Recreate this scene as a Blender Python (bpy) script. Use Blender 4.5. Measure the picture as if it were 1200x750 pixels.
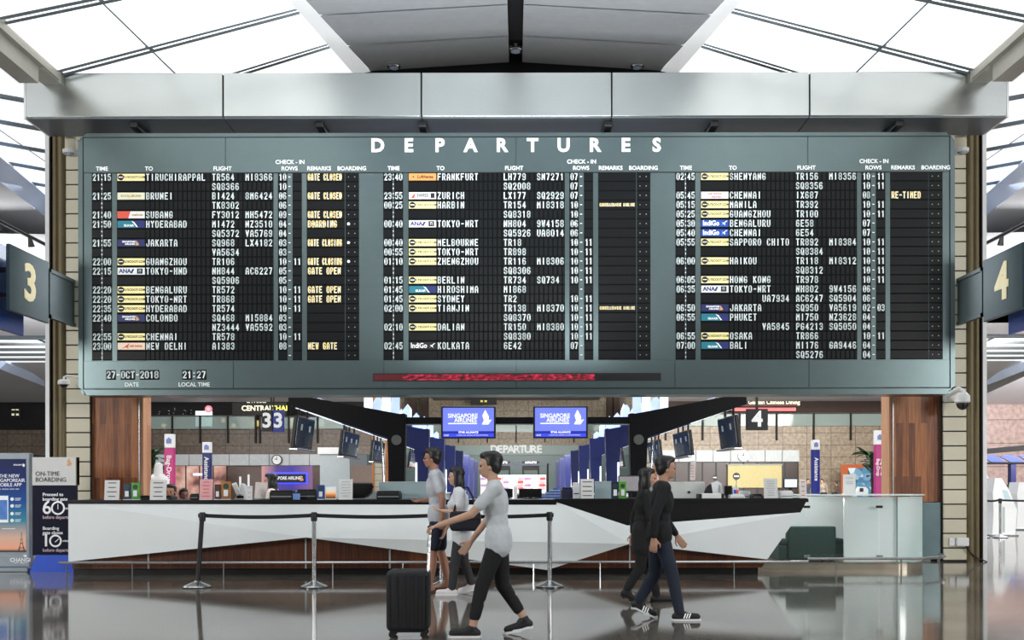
import bpy, bmesh, math, random
from mathutils import Vector, Matrix
random.seed(7)
C = bpy.context.scene.collection
for o in list(bpy.data.objects): bpy.data.objects.remove(o)
PI = math.pi
# ------------------------------------------------------------------ camera, world, lights, exposure
F, HX, HY, CZ = 1100.0, 605.0, 569.0, 1.35      # focal length in px, vanishing point, eye height
cam = bpy.data.cameras.new('camera'); camo = bpy.data.objects.new('camera', cam); C.objects.link(camo)
camo.location = (0, 0, CZ); camo.rotation_euler = (PI/2, 0.0015, 0)
cam.sensor_width = 36; cam.lens = F/1200*36
cam.shift_x = -(HX-600)/1200; cam.shift_y = (HY-375)/1200
cam.clip_end = 400
sc = bpy.context.scene; sc.camera = camo
sc.view_settings.view_transform = 'Standard'; sc.view_settings.look = 'None'
sc.view_settings.exposure = 0.0; sc.view_settings.gamma = 1.0; sc.view_settings.use_curve_mapping = False
w = bpy.data.worlds.new('world'); sc.world = w; w.use_nodes = True
w.node_tree.nodes['Background'].inputs[0].default_value = (0.88, 0.95, 1.0, 1)
w.node_tree.nodes['Background'].inputs[1].default_value = 0.20
def area(name, loc, target, sx, sy, watts, col=(1,1,1)):
    l = bpy.data.lights.new(name, 'AREA'); l.shape = 'RECTANGLE'; l.size = sx; l.size_y = sy; l.energy = watts; l.color = col
    o = bpy.data.objects.new(name, l); C.objects.link(o); o.location = loc
    d = Vector(target)-Vector(loc); o.rotation_euler = d.to_track_quat('-Z', 'Y').to_euler(); return o
area('front_fill_light', (-22, -6, 6), (-2, 14, 1.5), 6, 4, 2250, (1,.99,.97))  # pair of added fill lamps out of view, brightening counter and board
area('front_fill_light', (22, -6, 6), (2, 14, 1.5), 6, 4, 2250, (1,.99,.97))
area('hall_ceiling_light', (0, 34, 9.2), (0, 34, 0), 5, 16, 1800, (.88,.94,1))
area('hall_ceiling_light', (0, 62, 9.2), (0, 68, 0), 8, 22, 6000, (1,.95,.88))
area('hall_ceiling_light', (17, 45, 7.9), (20, 60, 2), 14, 5, 3600, (1,.94,.86))
area('hall_ceiling_light', (-17, 45, 7.9), (-19, 58, 0), 14, 5, 1100, (1,.94,.88))
area('side_fill_light', (24, 34, 8), (28, 44, 2), 6, 10, 4500, (1,.92,.9))  # side lamps are added fill, lifting the kiosks and side bays
area('side_fill_light', (14, 21, 8), (13, 23, 0), 4, 6, 1100)
area('side_fill_light', (-14, 21, 8), (-13, 23, 0), 4, 6, 500)
area('upward_fill_light', (20, 30, 4.5), (20, 32, 9), 12, 10, 2800, (.95,.97,1))  # added lamps without fixtures, brighten the side soffits from below
area('upward_fill_light', (-20, 30, 4.5), (-20, 32, 9), 12, 10, 2800, (.95,.97,1))
area('upward_fill_light', (0, 10, 4.2), (0, 11, 9.2), 4, 3, 700, (.92,.96,1))  # added fill in mid-air, lifts the grey central ceiling
area('glass_counter_fill_light', (4.75, 15.05, 1.12), (4.75, 15.9, .5), 1.0, .04, 5)  # added lamp that whitens the panel inside the glass counter
area('staff_fill_light', (0, 17.6, 5.2), (0, 17.0, 0), 12, .8, 420, (1,.97,.93))  # added lamp without fixture, brightens the staff behind the counter

# ------------------------------------------------------------------ helpers
def lin(c):
    r = []
    for v in c[:3]:
        v = v/255.0
        r.append(v/12.92 if v <= .04045 else ((v+.055)/1.055)**2.4)
    return (r[0], r[1], r[2], 1)
MATS = {}
def mat(name, col, rough=.5, metal=0.0, emit=None, es=0.0, noise=.06, ns=6.0, coat=0.0, spec=.5):
    if name in MATS: return MATS[name]
    m = bpy.data.materials.new(name); m.use_nodes = True; nt = m.node_tree; b = nt.nodes['Principled BSDF']
    b.inputs['Roughness'].default_value = rough; b.inputs['Metallic'].default_value = metal
    b.inputs['Coat Weight'].default_value = coat; b.inputs['Specular IOR Level'].default_value = spec
    c = lin(col)
    tc = nt.nodes.new('ShaderNodeTexCoord'); n = nt.nodes.new('ShaderNodeTexNoise'); n.inputs['Scale'].default_value = ns; n.inputs['Detail'].default_value = 4
    nt.links.new(tc.outputs['Object'], n.inputs['Vector'])
    r = nt.nodes.new('ShaderNodeValToRGB'); e = r.color_ramp.elements
    e[0].position = .3; e[1].position = .7
    e[0].color = tuple(max(0, x*(1-noise)) for x in c[:3])+(1,); e[1].color = tuple(min(1, x*(1+noise)) for x in c[:3])+(1,)
    nt.links.new(n.outputs['Fac'], r.inputs['Fac']); nt.links.new(r.outputs['Color'], b.inputs['Base Color'])
    if emit is not None:
        b.inputs['Emission Color'].default_value = lin(emit); b.inputs['Emission Strength'].default_value = es
    MATS[name] = m; return m
def W(px, py, d):
    return Vector(((px-HX)*d/F, d, CZ+(HY-py)*d/F))
def X(px, d): return (px-HX)*d/F
def Z(py, d): return CZ+(HY-py)*d/F
class MB:
    def __init__(s): s.b = bmesh.new()
    def box(s, x0, x1, y0, y1, z0, z1, mtx=None):
        vs = [s.b.verts.new(Vector(p) if mtx is None else mtx @ Vector(p)) for p in ((x0,y0,z0),(x1,y0,z0),(x1,y1,z0),(x0,y1,z0),(x0,y0,z1),(x1,y0,z1),(x1,y1,z1),(x0,y1,z1))]
        for f in ((0,3,2,1),(4,5,6,7),(0,1,5,4),(1,2,6,5),(2,3,7,6),(3,0,4,7)): s.b.faces.new([vs[i] for i in f])
        return s
    def rbox(s, x0, x1, y0, y1, z0, z1, r=.01, seg=2, mtx=None):
        t = MB(); t.box(x0,x1,y0,y1,z0,z1)
        r = min(r, .49*min(x1-x0, y1-y0, z1-z0))
        bmesh.ops.bevel(t.b, geom=t.b.edges[:], offset=r, segments=seg, affect='EDGES', profile=.5)
        return s.take(t, mtx)
    def take(s, t, mtx=None):
        me = bpy.data.meshes.new('tmp'); t.b.to_mesh(me); t.b.free()
        if mtx is not None: me.transform(mtx)
        s.b.from_mesh(me); bpy.data.meshes.remove(me); return s
    def prism(s, poly, y0, y1):          # polygon of (x, z) extruded from y0 (front) to y1
        a = [s.b.verts.new((p[0], y0, p[1])) for p in poly]; c = [s.b.verts.new((p[0], y1, p[1])) for p in poly]
        n = len(poly); s.b.faces.new(a); s.b.faces.new(c[::-1])
        for i in range(n): s.b.faces.new((a[i], c[i], c[(i+1)%n], a[(i+1)%n]))
        return s
    def prismz(s, poly, z0, z1):         # polygon of (x, y) extruded upward
        a = [s.b.verts.new((p[0], p[1], z0)) for p in poly]; c = [s.b.verts.new((p[0], p[1], z1)) for p in poly]
        n = len(poly); s.b.faces.new(a[::-1]); s.b.faces.new(c)
        for i in range(n): s.b.faces.new((a[i], a[(i+1)%n], c[(i+1)%n], c[i]))
        return s
    def face(s, pts):
        s.b.faces.new([s.b.verts.new(p) for p in pts]); return s
    def tube(s, pts, r, seg=10, caps=True):
        pts = [Vector(p) for p in pts]; rs = r if isinstance(r, (list, tuple)) else [r]*len(pts); rings = []
        up = None
        for i, p in enumerate(pts):
            t = (pts[min(i+1, len(pts)-1)]-pts[max(i-1, 0)]).normalized()
            if up is None: up = Vector((0,0,1)) if abs(t.z) < .9 else Vector((1,0,0))
            u = t.cross(up).normalized(); v = u.cross(t).normalized(); up = v
            rings.append([s.b.verts.new(p+(u*math.cos(a)+v*math.sin(a))*rs[i]) for a in [2*PI*k/seg for k in range(seg)]])
        for i in range(len(rings)-1):
            for k in range(seg): s.b.faces.new((rings[i][k], rings[i][(k+1)%seg], rings[i+1][(k+1)%seg], rings[i+1][k]))
        if caps: s.b.faces.new(rings[0][::-1]); s.b.faces.new(rings[-1])
        return s
    def lathe(s, prof, c=(0,0,0), seg=24, axis='z'):
        rings = []
        for r, h in prof:
            ring = []
            for k in range(seg):
                a = 2*PI*k/seg; u, v = max(r, 1e-4)*math.cos(a), max(r, 1e-4)*math.sin(a)
                p = (u, v, h) if axis == 'z' else ((u, h, v) if axis == 'y' else (h, u, v))
                ring.append(s.b.verts.new((p[0]+c[0], p[1]+c[1], p[2]+c[2])))
            rings.append(ring)
        for i in range(len(rings)-1):
            for k in range(seg): s.b.faces.new((rings[i][k], rings[i][(k+1)%seg], rings[i+1][(k+1)%seg], rings[i+1][k]))
        s.b.faces.new(rings[0][::-1]); s.b.faces.new(rings[-1]); return s
    def ball(s, c, r, sub=2, mtx=None):
        rr = r if isinstance(r, (tuple, list)) else (r, r, r)
        m = Matrix.Translation(Vector(c)) @ (mtx if mtx is not None else Matrix.Identity(4)) @ Matrix.Diagonal((rr[0], rr[1], rr[2], 1))
        bmesh.ops.create_icosphere(s.b, subdivisions=sub, radius=1, matrix=m); return s
    def capsule(s, p, q, r1, r2, seg=10):
        s.ball(p, r1, 1 if r1 < .02 else 2); s.ball(q, r2, 1 if r2 < .02 else 2); s.tube([p, q], [r1, r2], seg); return s
    def mesh(s, me, mtx):
        m2 = me.copy(); m2.transform(mtx); s.b.from_mesh(m2); bpy.data.meshes.remove(m2); return s
    def build(s, name, m, parent=None, smooth=False, norm=True):
        if norm: bmesh.ops.recalc_face_normals(s.b, faces=s.b.faces[:])
        me = bpy.data.meshes.new(name); s.b.to_mesh(me); s.b.free(); me.materials.append(m)
        if smooth:
            for p in me.polygons: p.use_smooth = True
            try: me.set_sharp_from_angle(angle=math.radians(40))
            except Exception: pass
        o = bpy.data.objects.new(name, me); C.objects.link(o)
        if parent is not None: o.parent = parent
        return o
def tag(o, label, cat, group=None, kind=None):
    o['label'] = label; o['category'] = cat
    if group: o['group'] = group
    if kind: o['kind'] = kind
    return o
def thing(name, label, cat, loc=(0,0,0), rz=0, group=None):
    o = bpy.data.objects.new(name, None); o.empty_display_size = .1; C.objects.link(o); o.location = loc; o.rotation_euler = (0, 0, rz)
    return tag(o, label, cat, group)
def struct(o): o['kind'] = 'structure'; return o
TXT = {}
def text_mesh(txt, size, bold=0.0, align='CENTER', ext=.002, spacing=1.0, wx=1.0):
    cu = bpy.data.curves.new('t', 'FONT'); cu.body = txt; cu.size = size; cu.align_x = align; cu.align_y = 'CENTER'
    cu.extrude = ext; cu.offset = bold*size; cu.space_character = spacing; cu.resolution_u = 3
    o = bpy.data.objects.new('t', cu); C.objects.link(o)
    dg = bpy.context.evaluated_depsgraph_get(); me = bpy.data.meshes.new_from_object(o.evaluated_get(dg))
    bpy.data.objects.remove(o); bpy.data.curves.remove(cu)
    me.transform(Matrix(((wx,0,0,0),(0,0,-1,0),(0,1,0,0),(0,0,0,1)))); return me
def put_text(mb, txt, size, x, y, z, bold=.012, align='CENTER', spacing=1.0, wx=1.0, ext=.002, rot=None):
    me = text_mesh(txt, size, bold, align, ext, spacing, wx)
    m = Matrix.Translation((x, y, z))
    if rot is not None: m = m @ rot
    mb.mesh(me, m); bpy.data.meshes.remove(me); return mb
# split-flap lettering drawn with straight strokes on a 4 x 6 grid
OV = [(1,0),(3,0),(4,1),(4,5),(3,6),(1,6),(0,5),(0,1),(1,0)]
GL = {'A':[[(0,0),(0,4),(1.2,6),(2.8,6),(4,4),(4,0)],[(0,2.4),(4,2.4)]],
'B':[[(0,0),(0,6),(3,6),(4,5.2),(4,3.9),(3,3.2),(4,2.5),(4,.9),(3,0),(0,0)],[(0,3.2),(3,3.2)]],
'C':[[(4,4.6),(4,5),(3,6),(1,6),(0,5),(0,1),(1,0),(3,0),(4,1),(4,1.4)]],
'D':[[(0,0),(0,6),(2.8,6),(4,5),(4,1),(2.8,0),(0,0)]],
'E':[[(4,6),(0,6),(0,0),(4,0)],[(0,3.1),(3.2,3.1)]],'F':[[(4,6),(0,6),(0,0)],[(0,3.1),(3.2,3.1)]],
'G':[[(4,4.6),(4,5),(3,6),(1,6),(0,5),(0,1),(1,0),(3,0),(4,1),(4,2.8),(2.2,2.8)]],
'H':[[(0,0),(0,6)],[(4,0),(4,6)],[(0,3.1),(4,3.1)]],'I':[[(2,0),(2,6)]],
'J':[[(4,6),(4,1),(3,0),(1,0),(0,1),(0,1.8)]],'K':[[(0,0),(0,6)],[(4,6),(.4,2.9)],[(1.6,3.6),(4,0)]],
'L':[[(0,6),(0,0),(4,0)]],'M':[[(0,0),(0,6),(2,3),(4,6),(4,0)]],'N':[[(0,0),(0,6),(4,0),(4,6)]],
'O':[OV],'0':[OV],'P':[[(0,0),(0,6),(3,6),(4,5.2),(4,3.5),(3,2.7),(0,2.7)]],
'Q':[OV,[(2.4,1.6),(4.2,-.3)]],'R':[[(0,0),(0,6),(3,6),(4,5.2),(4,3.7),(3,2.9),(0,2.9)],[(2.2,2.9),(4,0)]],
'S':[[(4,4.8),(3,6),(1,6),(0,5),(0,4),(1,3.2),(3,2.9),(4,2),(4,1),(3,0),(1,0),(0,1.2)]],
'T':[[(0,6),(4,6)],[(2,6),(2,0)]],'U':[[(0,6),(0,1),(1,0),(3,0),(4,1),(4,6)]],
'V':[[(0,6),(2,0),(4,6)]],'W':[[(0,6),(.8,0),(2,3.4),(3.2,0),(4,6)]],'X':[[(0,0),(4,6)],[(0,6),(4,0)]],
'Y':[[(0,6),(2,3),(4,6)],[(2,3),(2,0)]],'Z':[[(0,6),(4,6),(0,0),(4,0)]],
'1':[[(.8,4.9),(2.2,6),(2.2,0)]],'2':[[(0,4.6),(0,5),(1,6),(3,6),(4,5),(4,3.9),(0,0),(4,0)]],
'3':[[(0,5),(1,6),(3,6),(4,5),(4,4),(3,3.2),(1.6,3.2)],[(3,3.2),(4,2.4),(4,1),(3,0),(1,0),(0,1)]],
'4':[[(3,0),(3,6),(0,1.7),(4.2,1.7)]],'5':[[(3.8,6),(.2,6),(0,3.2),(1,3.8),(3,3.8),(4,2.9),(4,1),(3,0),(1,0),(0,1)]],
'6':[[(3.8,5.2),(3,6),(1,6),(0,5),(0,1),(1,0),(3,0),(4,1),(4,2.5),(3,3.4),(0,3.2)]],
'7':[[(0,6),(4,6),(1.4,0)]],
'8':[[(1,3.2),(0,4),(0,5.2),(1,6),(3,6),(4,5.2),(4,4),(3,3.2),(1,3.2),(0,2.3),(0,1),(1,0),(3,0),(4,1),(4,2.3),(3,3.2)]],
'9':[[(.2,.8),(1,0),(3,0),(4,1),(4,5),(3,6),(1,6),(0,5),(0,3.5),(1,2.6),(4,2.8)]],
'-':[[(.6,3),(3.4,3)]],'/':[[(0,0),(4,6)]],':':[[(2,1.6),(2,2.2)],[(2,4),(2,4.6)]],' ':[]}
def flap(mb, txt, x, y, zc, h, adv, t=.15, wf=.74):
    """strokes; x = left of the first cell, zc = centre height, h = letter height, adv = pitch"""
    wd = adv*wf; th = h*t
    for i, ch in enumerate(txt):
        for pl in GL.get(ch, []):
            P = [Vector((x+i*adv+(adv-wd)/2+p[0]/4*(wd-th)+th/2, zc-h/2+th/2+p[1]/6*(h-th))) for p in pl]
            for a, c in zip(P, P[1:]):
                d = (c-a).normalized(); n = Vector((-d.y, d.x))*th/2; a2 = a-d*th*.38; c2 = c+d*th*.38
                mb.face([(q.x, y, q.y) for q in (a2-n, c2-n, c2+n, a2+n)])
def flatmat(name, col): return mat(name, col, rough=.6, noise=.02)
# ------------------------------------------------------------------ materials
m_board = mat('board_metal', (104,119,120), rough=.30, metal=.85, noise=.03, ns=3)
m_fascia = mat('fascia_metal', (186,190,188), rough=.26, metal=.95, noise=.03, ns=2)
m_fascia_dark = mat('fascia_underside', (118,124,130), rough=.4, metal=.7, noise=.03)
m_black = mat('black_plastic', (16,16,18), rough=.45)
m_blackgloss = mat('black_lacquer', (10,10,11), rough=.45, spec=.3)
m_rubber = mat('black_rubber', (22,22,23), rough=.8)
m_chrome = mat('brushed_steel', (205,207,208), rough=.22, metal=1, noise=.03)
m_white = mat('white_laminate', (224,229,229), rough=.38, noise=.015, ns=2)
m_whiteplastic = mat('white_plastic', (232,233,233), rough=.4, noise=.02)
m_grey = mat('grey_laminate', (175,184,186), rough=.4, noise=.03)
m_cream = mat('cream_panel', (214,207,184), rough=.5, noise=.03, ns=3)
m_brass = mat('bronze_metal', (112,100,72), rough=.5, metal=.3, noise=.06)
m_joint = mat('dark_joint', (28,24,22), rough=.7)
m_ceilgrey = mat('ceiling_grey', (190,194,197), rough=.45, metal=.1, noise=.04)
m_ceildark = mat('ceiling_slot', (14,14,15), rough=.6)
m_beam = mat('girder_paint', (158,155,145), rough=.45, metal=.2, noise=.04)
m_fin_glow = mat('white_ceiling_fin', (240,242,242), rough=.5, emit=(240,244,246), es=.45)  # fins are no lamps; emission is put in to keep them white
m_sky = mat('luminous_ceiling', (240,240,240), rough=.6, emit=(244,247,248), es=1.05, noise=.01)
m_sky2 = mat('side_luminous_ceiling', (240,240,240), rough=.6, emit=(244,246,248), es=.86, noise=.01)
m_bar = mat('skylight_bar', (120,130,134), rough=.35, metal=.6)
m_bluebeam = mat('blue_glass_beam', (196,212,240), rough=.25, coat=.5, noise=.1, ns=.4)
m_soffit = mat('soffit_grey', (190,190,192), rough=.6, noise=.03, ns=.5)
m_darkwall = mat('dark_wall', (26,24,23), rough=.7)
m_brownwall = mat('brown_wall', (62,42,32), rough=.6, noise=.15, ns=1)
m_navy = mat('navy_blue', (26,36,92), rough=.35, coat=.3)
m_portalblack = mat('portal_black', (12,13,17), rough=.5, spec=.2)
m_teal = mat('teal_sign_metal', (62,80,84), rough=.4, metal=.4, noise=.05)
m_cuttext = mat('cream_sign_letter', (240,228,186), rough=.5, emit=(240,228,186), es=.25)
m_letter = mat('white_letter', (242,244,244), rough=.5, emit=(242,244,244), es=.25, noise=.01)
m_green = mat('green_leaf', (40,78,36), rough=.5, noise=.3, ns=9)

def node_mat(name):
    m = bpy.data.materials.new(name); m.use_nodes = True; nt = m.node_tree
    return m, nt, nt.nodes['Principled BSDF'], nt.nodes.new('ShaderNodeTexCoord')
def ramp(nt, stops):
    r = nt.nodes.new('ShaderNodeValToRGB'); e = r.color_ramp.elements
    while len(e) < len(stops): e.new(.5)
    for k, (p, c) in enumerate(stops): e[k].position = p; e[k].color = lin(c)
    return r
def mix(nt, fac, a, b, mode='MIX'):
    x = nt.nodes.new('ShaderNodeMix'); x.data_type = 'RGBA'; x.blend_type = mode
    for s, v in ((0, fac), (6, a), (7, b)):
        if hasattr(v, 'links'): nt.links.new(v, x.inputs[s])
        else: x.inputs[s].default_value = v
    return x.outputs[2]
def granite_floor():
    m, nt, b, tc = node_mat('polished_granite')
    mp = nt.nodes.new('ShaderNodeMapping'); mp.inputs['Location'].default_value = (-.92+.0, .1, 0); nt.links.new(tc.outputs['Object'], mp.inputs[0])
    br = nt.nodes.new('ShaderNodeTexBrick'); br.offset = 0; br.inputs['Scale'].default_value = 1; br.inputs['Brick Width'].default_value = .612; br.inputs['Row Height'].default_value = .612
    br.inputs['Mortar Size'].default_value = .004; br.inputs['Color1'].default_value = (.32,.32,.32,1); br.inputs['Color2'].default_value = (.68,.68,.68,1); br.inputs['Mortar'].default_value = (.2,.2,.2,1); br.inputs['Bias'].default_value = 0
    nt.links.new(mp.outputs[0], br.inputs['Vector'])
    v = nt.nodes.new('ShaderNodeTexNoise'); v.inputs['Scale'].default_value = 85; v.inputs['Detail'].default_value = 3; nt.links.new(tc.outputs['Object'], v.inputs['Vector'])
    r = ramp(nt, [(.35, (66,62,58)), (.52, (124,118,110)), (.7, (176,168,158))]); nt.links.new(v.outputs['Fac'], r.inputs['Fac'])
    n2 = nt.nodes.new('ShaderNodeTexNoise'); n2.inputs['Scale'].default_value = .5; nt.links.new(tc.outputs['Object'], n2.inputs['Vector'])
    r2 = ramp(nt, [(.35, (190,190,190)), (.65, (240,236,230))]); nt.links.new(n2.outputs['Fac'], r2.inputs['Fac'])
    c = mix(nt, 1.0, r.outputs['Color'], r2.outputs['Color'], 'MULTIPLY')
    g = nt.nodes.new('ShaderNodeMath'); g.operation = 'MULTIPLY_ADD'; g.inputs[1].default_value = .9; g.inputs[2].default_value = .55; nt.links.new(br.outputs['Color'], g.inputs[0])
    c2 = mix(nt, 1.0, c, g.outputs[0], 'MULTIPLY')
    c3 = mix(nt, br.outputs['Fac'], c2, (.006,.006,.006,1)); nt.links.new(c3, b.inputs['Base Color'])
    rr = nt.nodes.new('ShaderNodeMath'); rr.operation = 'MULTIPLY_ADD'; rr.inputs[1].default_value = .05; rr.inputs[2].default_value = .05; nt.links.new(n2.outputs['Fac'], rr.inputs[0])
    nt.links.new(rr.outputs[0], b.inputs['Roughness']); b.inputs['IOR'].default_value = 2.1; b.inputs['Specular IOR Level'].default_value = .6
    return m
def granite_wall(name, c1, c2, w_=1.6, h_=.8):
    m, nt, b, tc = node_mat(name)
    sp = nt.nodes.new('ShaderNodeSeparateXYZ'); cb = nt.nodes.new('ShaderNodeCombineXYZ'); nt.links.new(tc.outputs['Object'], sp.inputs[0])
    nt.links.new(sp.outputs[0], cb.inputs[0]); nt.links.new(sp.outputs[2], cb.inputs[1])
    br = nt.nodes.new('ShaderNodeTexBrick'); br.offset = 0; br.inputs['Scale'].default_value = 1; br.inputs['Brick Width'].default_value = w_; br.inputs['Row Height'].default_value = h_; br.inputs['Mortar Size'].default_value = .018
    br.inputs['Color1'].default_value = lin(c1); br.inputs['Color2'].default_value = lin(c2); br.inputs['Mortar'].default_value = lin([x*.6 for x in c1])
    nt.links.new(cb.outputs[0], br.inputs['Vector'])
    n = nt.nodes.new('ShaderNodeTexNoise'); n.inputs['Scale'].default_value = 5; n.inputs['Detail'].default_value = 6; nt.links.new(tc.outputs['Object'], n.inputs['Vector'])
    r = ramp(nt, [(.3, (190,190,190)), (.7, (255,255,255))]); nt.links.new(n.outputs['Fac'], r.inputs['Fac'])
    nt.links.new(mix(nt, 1.0, br.outputs['Color'], r.outputs['Color'], 'MULTIPLY'), b.inputs['Base Color']); b.inputs['Roughness'].default_value = .4
    return m
def wood(name, c1, c2, c3, wd=.11):
    m, nt, b, tc = node_mat(name)
    sp = nt.nodes.new('ShaderNodeSeparateXYZ'); cb = nt.nodes.new('ShaderNodeCombineXYZ'); nt.links.new(tc.outputs['Object'], sp.inputs[0])
    ad = nt.nodes.new('ShaderNodeMath'); nt.links.new(sp.outputs[0], ad.inputs[0]); nt.links.new(sp.outputs[1], ad.inputs[1])
    nt.links.new(sp.outputs[2], cb.inputs[0]); nt.links.new(ad.outputs[0], cb.inputs[1])
    br = nt.nodes.new('ShaderNodeTexBrick'); br.offset = .37; br.inputs['Scale'].default_value = 1; br.inputs['Brick Width'].default_value = 1.5; br.inputs['Row Height'].default_value = wd; br.inputs['Mortar Size'].default_value = .0005
    br.inputs['Color1'].default_value = (0,0,0,1); br.inputs['Color2'].default_value = (1,1,1,1); br.inputs['Mortar'].default_value = (.2,.2,.2,1)
    nt.links.new(cb.outputs[0], br.inputs['Vector'])
    mp = nt.nodes.new('ShaderNodeMapping'); mp.inputs['Scale'].default_value = (1.2, 22, 1); nt.links.new(cb.outputs[0], mp.inputs[0])
    n = nt.nodes.new('ShaderNodeTexNoise'); n.inputs['Scale'].default_value = 1.5; n.inputs['Detail'].default_value = 5; nt.links.new(mp.outputs[0], n.inputs['Vector'])
    f = nt.nodes.new('ShaderNodeMath'); f.operation = 'MULTIPLY_ADD'; f.inputs[1].default_value = .45; nt.links.new(br.outputs['Color'], f.inputs[0])
    s = nt.nodes.new('ShaderNodeMath'); s.operation = 'MULTIPLY'; s.inputs[1].default_value = .75; nt.links.new(n.outputs['Fac'], s.inputs[0]); nt.links.new(s.outputs[0], f.inputs[2])
    r = ramp(nt, [(.2, c1), (.5, c2), (.85, c3)]); nt.links.new(f.outputs[0], r.inputs['Fac'])
    nt.links.new(r.outputs['Color'], b.inputs['Base Color']); b.inputs['Roughness'].default_value = .42; b.inputs['Specular IOR Level'].default_value = .35
    return m
m_floor = granite_floor()
m_wood = wood('timber_panel', (58,30,17), (124,70,38), (182,116,68))
m_woodlight = wood('timber_edge', (128,84,58), (168,118,88), (196,150,118), .3)
m_copper = wood('copper_veneer', (50,26,14), (88,46,24), (116,68,38), .6)
m_gran_shaded = granite_wall('granite_left_shaded', (112,98,84), (124,110,95))  # same granite as on the right, with shade put into its colour
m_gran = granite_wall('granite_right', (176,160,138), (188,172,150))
m_gran_pink = granite_wall('granite_pink', (170,146,138), (182,158,150), 2.2, 1.1)

# ------------------------------------------------------------------ the setting
b = MB(); b.box(-45, 45, -14, 92, -.2, 0); struct(b.build('floor', m_floor))
# central ceiling: two grey slopes meeting at a dark slot, rising away from the camera
def zr(d): return 9.09+.18*(max(d, 13)-15.1)
def gx(d): return 3.157-(max(d, 13)-15.1)*.085
def outer(d): return (3.5-(max(d, 13)-15.1)*.09, 8.99+.14*(max(d, 13)-15.1))
rows = [-12, -7, -2, 3, 8, 11.7, 13.4, 15.1, 16.8, 18.55]
ceil = bpy.data.objects.new('ceiling', None); C.objects.link(ceil); struct(ceil)
b = MB()
for a, c in zip(rows, rows[1:]):
    for s in (-1, 1):
        g = .012
        p = [(s*.13, a+g, zr(a)), (s*gx(a), a+g, zr(a)-.17), (s*gx(c), c-g, zr(c)-.17), (s*.13, c-g, zr(c))]
        b.face(p); b.face([(q[0], q[1], q[2]+.05) for q in p])
b.build('ceiling_panel', m_ceilgrey, ceil)
b = MB()
for a, c in zip(rows, rows[1:]):
    for s in (-1, 1): b.face([(0, a, zr(a)+.12), (s*3.4, a, zr(a)-.04), (s*3.4, c, zr(c)-.04), (0, c, zr(c)+.12)])
b.face([(-3.4, 18.55, 8.4), (3.4, 18.55, 8.4), (3.4, 18.55, 10), (-3.4, 18.55, 10)])
b.build('ceiling_slot', m_ceildark, ceil)
b = MB()
for s in (-1, 1):
    for a, c in zip(rows, rows[1:]):
        (xa, za), (xc, zc) = outer(a), outer(c)
        b.face([(s*gx(a), a, zr(a)-.175), (s*xa, a, za), (s*xc, c, zc), (s*gx(c), c, zr(c)-.175)])
        b.face([(s*gx(a), a, zr(a)-.12), (s*xa, a, za+.06), (s*xc, c, zc+.06), (s*gx(c), c, zr(c)-.12)])
b.build('ceiling_fin', m_fin_glow, ceil)
GX, GZ = 7.32, 8.0
b = MB(); bars = MB(); seam = MB()
def skp(s, t, d):
    xo, zo = outer(d); return Vector((s*(GX+(xo-GX)*t), d, GZ+(zo-GZ)*t))
for s in (-1, 1):
    for a, c in zip(rows, rows[1:]):
        g = .06
        for t0, t1 in ((0, .368), (.382, 1)):
            p = [skp(s, t0, a+g), skp(s, t1, a+g), skp(s, t1, c-g), skp(s, t0, c-g)]
            b.face(p); b.face([q+Vector((0,0,.04)) for q in p])
        seam.tube([skp(s, .375, a)+Vector((0,0,.02)), skp(s, .375, c)+Vector((0,0,.02))], .022, 6)
    for d in rows:
        for dd, r in ((-.075, .035), (.075, .035)):
            bars.tube([skp(s, 0, d+dd), skp(s, 1, d+dd)], .022, 6)
        bars.tube([skp(s, 0, d)+Vector((0,0,.08)), skp(s, 1, d)+Vector((0,0,.08))], .05, 6)
b.build('luminous_panel', m_sky, ceil); bars.build('ceiling_bar', m_bar, ceil); seam.build('ceiling_seam', m_bar, ceil)
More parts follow.
